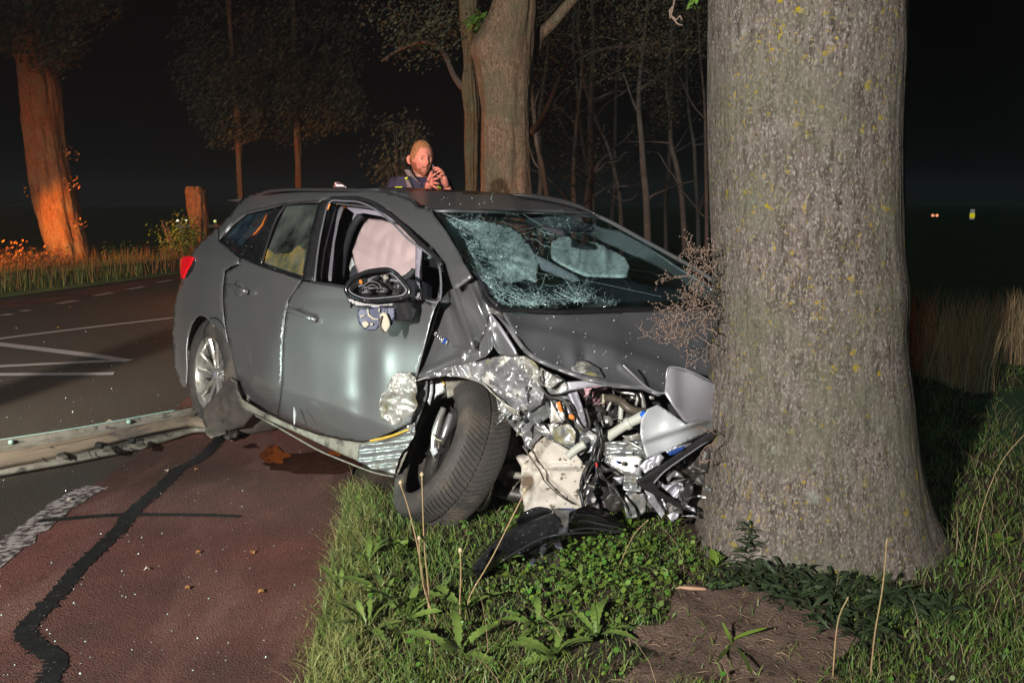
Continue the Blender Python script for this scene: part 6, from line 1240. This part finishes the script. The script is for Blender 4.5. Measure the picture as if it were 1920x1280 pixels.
# ================================================================== PERSON
Yp = 6.85; sp_ = Yp/F/CP
def pp(px, py, dy=0.): return atY(px, py, Yp+dy)
per = empty('person', (pp(795, 400).x, Yp, 0), 'blond bearded man in dark uniform holding a radio to his mouth behind the car', 'person')
def skinned(name, V, E_, rad, m, parent, lev=2, root=0):
    me = bpy.data.meshes.new(name); me.from_pydata([tuple(per.matrix_basis.inverted() @ Vector(v)) for v in V], E_, []); o = bpy.data.objects.new(name, me); COL.objects.link(o); o.parent = parent
    sk_ = o.modifiers.new('skin', 'SKIN'); sk_.use_smooth_shade = True
    me.skin_vertices or None
    for i, r_ in enumerate(rad): me.skin_vertices[0].data[i].radius = (r_, r_) if not isinstance(r_, tuple) else r_
    me.skin_vertices[0].data[root].use_root = True
    sb = o.modifiers.new('sub', 'SUBSURF'); sb.levels = lev; sb.render_levels = lev; me.materials.append(m); return o
hx = pp(790, 300); pel = Vector((hx.x-.02, Yp+.02, .98)); ch_ = Vector((hx.x-.02, Yp, 1.28)); sho = 1.455
sL = Vector((hx.x-.20, Yp, sho)); sR = Vector((hx.x+.17, Yp-.01, sho)); nk = Vector((hx.x-.015, Yp, 1.50))
Lh = pp(800, 340, -.26); Rh = pp(826, 333, -.24)
V = [pel, ch_, Vector((hx.x-.02, Yp, 1.42)), nk, sL, Vector((hx.x-.27, Yp-.06, 1.2)), Vector((hx.x-.12, Yp-.24, 1.13)), sR, Vector((hx.x+.25, Yp-.10, 1.22)), Vector((hx.x+.21, Yp-.2, 1.33)), pel+Vector((-.1, 0, -.1)), pel+Vector((-.12, 0, -.5)), pel+Vector((-.12, .02, -.92)), pel+Vector((.1, 0, -.1)), pel+Vector((.12, 0, -.5)), pel+Vector((.12, .02, -.92))]
skinned('jacket_and_trousers', V, [(0, 1), (1, 2), (2, 3), (2, 4), (4, 5), (5, 6), (2, 7), (7, 8), (8, 9), (0, 10), (10, 11), (11, 12), (0, 13), (13, 14), (14, 15)], [(.17, .12), (.18, .13), (.15, .11), .062, .078, .058, .048, .078, .058, .045, .10, .08, .055, .10, .08, .055], MAT['navy_cloth'], per)
for s in (-1, 1): box('boot', pel+Vector((s*.12, -.04, -.93)), (.1, .27, .1), MAT['dull_black'], per, .03)
# head: sculpted ellipsoid looking right and towards the camera
HC_ = pp(791, 299); yaw_h = .44
Hs = 1.07
def headpt(u, v, off=0.):
    """u azimuth (0 = face front), v elevation"""
    x = math.sin(u)*math.cos(v); y = math.cos(u)*math.cos(v); z = math.sin(v)
    rx, ry, rz = .077, .096, .124
    p = Vector((x*rx, y*ry, z*rz))
    if z < 0: f_ = 1-.30*(-z)**1.4; p.x *= f_; p.y *= (1-.12*(-z)**2)
    if y > 0:
        G = lambda a, b, sa, sb: math.exp(-((u-a)/sa)**2-((v-b)/sb)**2)
        p.y += .030*G(0, -.16, .12, .16)+.013*G(0, .05, .10, .28)                    # nose
        p.y += .008*G(0, .23, .55, .08)-.011*(G(.33, .06, .17, .11)+G(-.33, .06, .17, .11))   # brow, sockets
        p.y += .008*G(0, -.52, .25, .10)+.014*G(0, -.98, .35, .22)                     # lips, chin
        p.y += .005*(G(.5, -.2, .2, .2)+G(-.5, -.2, .2, .2))
    return p*(1+off)
RH = Matrix.Rotation(math.pi+yaw_h, 3, 'Z') @ Matrix.Rotation(-.08, 3, 'X')
def head_mesh(name, u0, u1, v0, v1, nu, nv, m, off=0., jit=0, cond=None):
    V = []; Fc = []
    for j in range(nv+1):
        for i in range(nu+1):
            u = u0+(u1-u0)*i/nu; v = v0+(v1-v0)*j/nv; o = off+(jit*noise.noise(Vector((u*14, v*5, 3))) if jit else 0)
            V.append(HC_+RH @ (headpt(u, v, o)*Hs))
    for j in range(nv):
        for i in range(nu):
            u = u0+(u1-u0)*(i+.5)/nu; v = v0+(v1-v0)*(j+.5)/nv
            if cond and not cond(u, v): continue
            a = j*(nu+1)+i; Fc.append((a, a+1, a+nu+2, a+nu+1))
    return mesh(name, V, Fc, m, per)
head = head_mesh('head', -math.pi, math.pi, -1.57, 1.57, 96, 64, MAT['skin'])
head_mesh('hair', -math.pi, math.pi, -.35, 1.57, 150, 80, MAT['hair'], .038, .05, lambda u, v: v > (.72-.04*math.sin(u*5)-.72*max(0, min(1, (abs(u)-.62)/.5))-.35*max(0, min(1, (abs(u)-1.45)/.2))))
head_mesh('beard', -1.5, 1.5, -1.35, -.05, 100, 70, MAT['beard'], .018, .02, lambda u, v: (v < -.72+.0*u and v < -.66 or (abs(u) > .95 and v < -.12-.1*(1.5-abs(u))) or (abs(u) > .5 and v < -.48)) or (abs(u) < .42 and -.46 < v < -.36))
head_mesh('lips', -.26, .26, -.60, -.50, 10, 4, MAT['lip'], .012); head_mesh('teeth', -.18, .20, -.565, -.535, 6, 2, MAT['teeth'], .02)
for s in (-1, 1):
    head_mesh('eye', s*.33-.10, s*.33+.10, .03, .085, 6, 3, MAT['eye_dark'], .012); head_mesh('eyebrow', s*.33-.17, s*.33+.17, .19, .235, 8, 2, MAT['beard'], .018)
    ec = HC_+RH @ (Vector((s*.082, -.005, -.005))*Hs); tube('ear', [ec+Vector((0, 0, .03)), ec+RH @ Vector((s*.012, -.012, .012)), ec+RH @ Vector((s*.010, -.008, -.015)), ec+Vector((0, 0, -.03))], [.008, .015, .012, .006], MAT['skin'], per, 8)
tube('neck', [HC_+Vector((-.005, .02, -.05)), HC_+Vector((-.015, .02, -.13)), HC_+Vector((-.02, .01, -.21))], [.056, .058, .068], MAT['skin'], per, 16)
tube('earpiece_cord', [pp(772, 310, -.07), pp(773, 322, -.08), pp(777, 335, -.1)], .0025, MAT['dull_black'], per, 5)
# collar, straps, reflective patches
patch('collar', [(757, 318), (768, 318), (776, 330), (790, 346), (783, 350), (768, 336)], lambda x, y: pp(x, y, -.12), MAT['strap_grey'], per, 3, solid=.01); patch('collar', [(790, 346), (797, 340), (800, 332), (804, 337), (797, 352)], lambda x, y: pp(x, y, -.12), MAT['navy_cloth'], per, 3, solid=.01)
patch('chest', [(746, 330), (770, 330), (792, 350), (810, 352), (835, 358), (830, 380), (735, 380), (735, 348)], lambda x, y: pp(x, y, -.105), MAT['navy_cloth'], per, 5, solid=.03, bump=lambda x, y, p: .02*math.cos((x-780)*.03)+.01*noise.noise(Vector((x*.1, y*.1, 0))))
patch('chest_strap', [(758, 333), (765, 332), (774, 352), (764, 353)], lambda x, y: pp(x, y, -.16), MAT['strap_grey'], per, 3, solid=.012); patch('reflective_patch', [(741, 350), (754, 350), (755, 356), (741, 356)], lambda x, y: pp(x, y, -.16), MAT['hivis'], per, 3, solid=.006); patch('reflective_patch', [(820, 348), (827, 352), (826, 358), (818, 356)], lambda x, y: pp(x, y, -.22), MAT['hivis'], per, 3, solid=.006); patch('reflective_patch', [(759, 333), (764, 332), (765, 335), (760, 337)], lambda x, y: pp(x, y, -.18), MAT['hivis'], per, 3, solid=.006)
# radio and hands
rad_ = empty('radio'); rad_.parent = per; rad_.matrix_basis = per.matrix_basis.inverted()
tube('radio_body', [pp(812, 321, -.25), pp(818, 334, -.26)], [.022, .024], MAT['dull_black'], per, 8, sm=0); tube('aerial', [pp(813, 322, -.25), pp(812, 309, -.25)], .005, MAT['grey_trim'], per, 6, sm=0)
bpy.data.objects.remove(rad_)
def hand(wrist, palm, dirs, base, r_=.0095, side_=1):
    V = [wrist, (wrist+palm)/2, palm]; E_ = [(0, 1), (1, 2)]; rr = [.026, .030, (.036, .02)]
    skinned('hand', V, E_, rr, MAT['skin'], per)
    for b, d1, d2, d3 in zip(base, *dirs):
        d1, d2, d3 = d1*.72, d2*.72, d3*.72; P = [palm.lerp(b, .3), b, b+d1, b+d1+d2, b+d1+d2+d3]
        tube('finger', P, [r_*1.1, r_*1.1, r_, r_*.9, r_*.6], MAT['skin'], per, 8, sm=3)
def v3(*a): return [Vector(x) for x in a]
pa = pp(806, 341, -.27)
hand(pp(801, 356, -.24), pa, (v3((.02, -.03, .025), (.022, -.03, .012), (.024, -.028, -.002), (.022, -.025, -.014)), v3((.022, .0, .012), (.026, 0, .004), (.026, 0, -.004), (.024, 0, -.01)), v3((.012, .02, .004), (.012, .02, 0), (.012, .02, -.004), (.01, .018, -.006))), [pa+Vector((.015, -.01, .028)), pa+Vector((.022, -.012, .010)), pa+Vector((.024, -.012, -.008)), pa+Vector((.02, -.01, -.026))])
tube('thumb', [pa+Vector((-.01, -.01, .01)), pa+Vector((.002, -.02, .035)), pa+Vector((.012, -.015, .06)), pa+Vector((.02, -.01, .075))], [.013, .012, .011, .007], MAT['skin'], per, 8)
pb = pp(829, 328, -.25)
hand(pp(838, 352, -.2), pb, (v3((-.02, -.01, .022), (-.018, -.015, .018), (-.016, -.02, .010), (-.012, -.02, .0)), v3((-.03, 0, .004), (-.028, 0, -.004), (-.026, 0, -.006), (-.02, 0, -.01)), v3((-.022, .005, -.006), (-.02, .005, -.012), (-.016, .005, -.014), (-.012, .005, -.014))), [pb+Vector((-.012, -.005, .03)), pb+Vector((-.004, -.012, .026)), pb+Vector((.006, -.014, .018)), pb+Vector((.014, -.012, .006))])
tube('thumb', [pb+Vector((-.005, -.01, -.015)), pb+Vector((-.025, -.02, -.012)), pb+Vector((-.045, -.02, -.004))], [.012, .011, .007], MAT['skin'], per, 8)
tube('forearm', [pp(838, 352, -.2), pp(843, 366, -.17), pp(848, 392, -.12)], [.027, .036, .045], MAT['skin'], per, 14)
tube('forearm', [pp(801, 356, -.24), pp(797, 375, -.24), pp(792, 400, -.2)], [.027, .036, .045], MAT['skin'], per, 14)
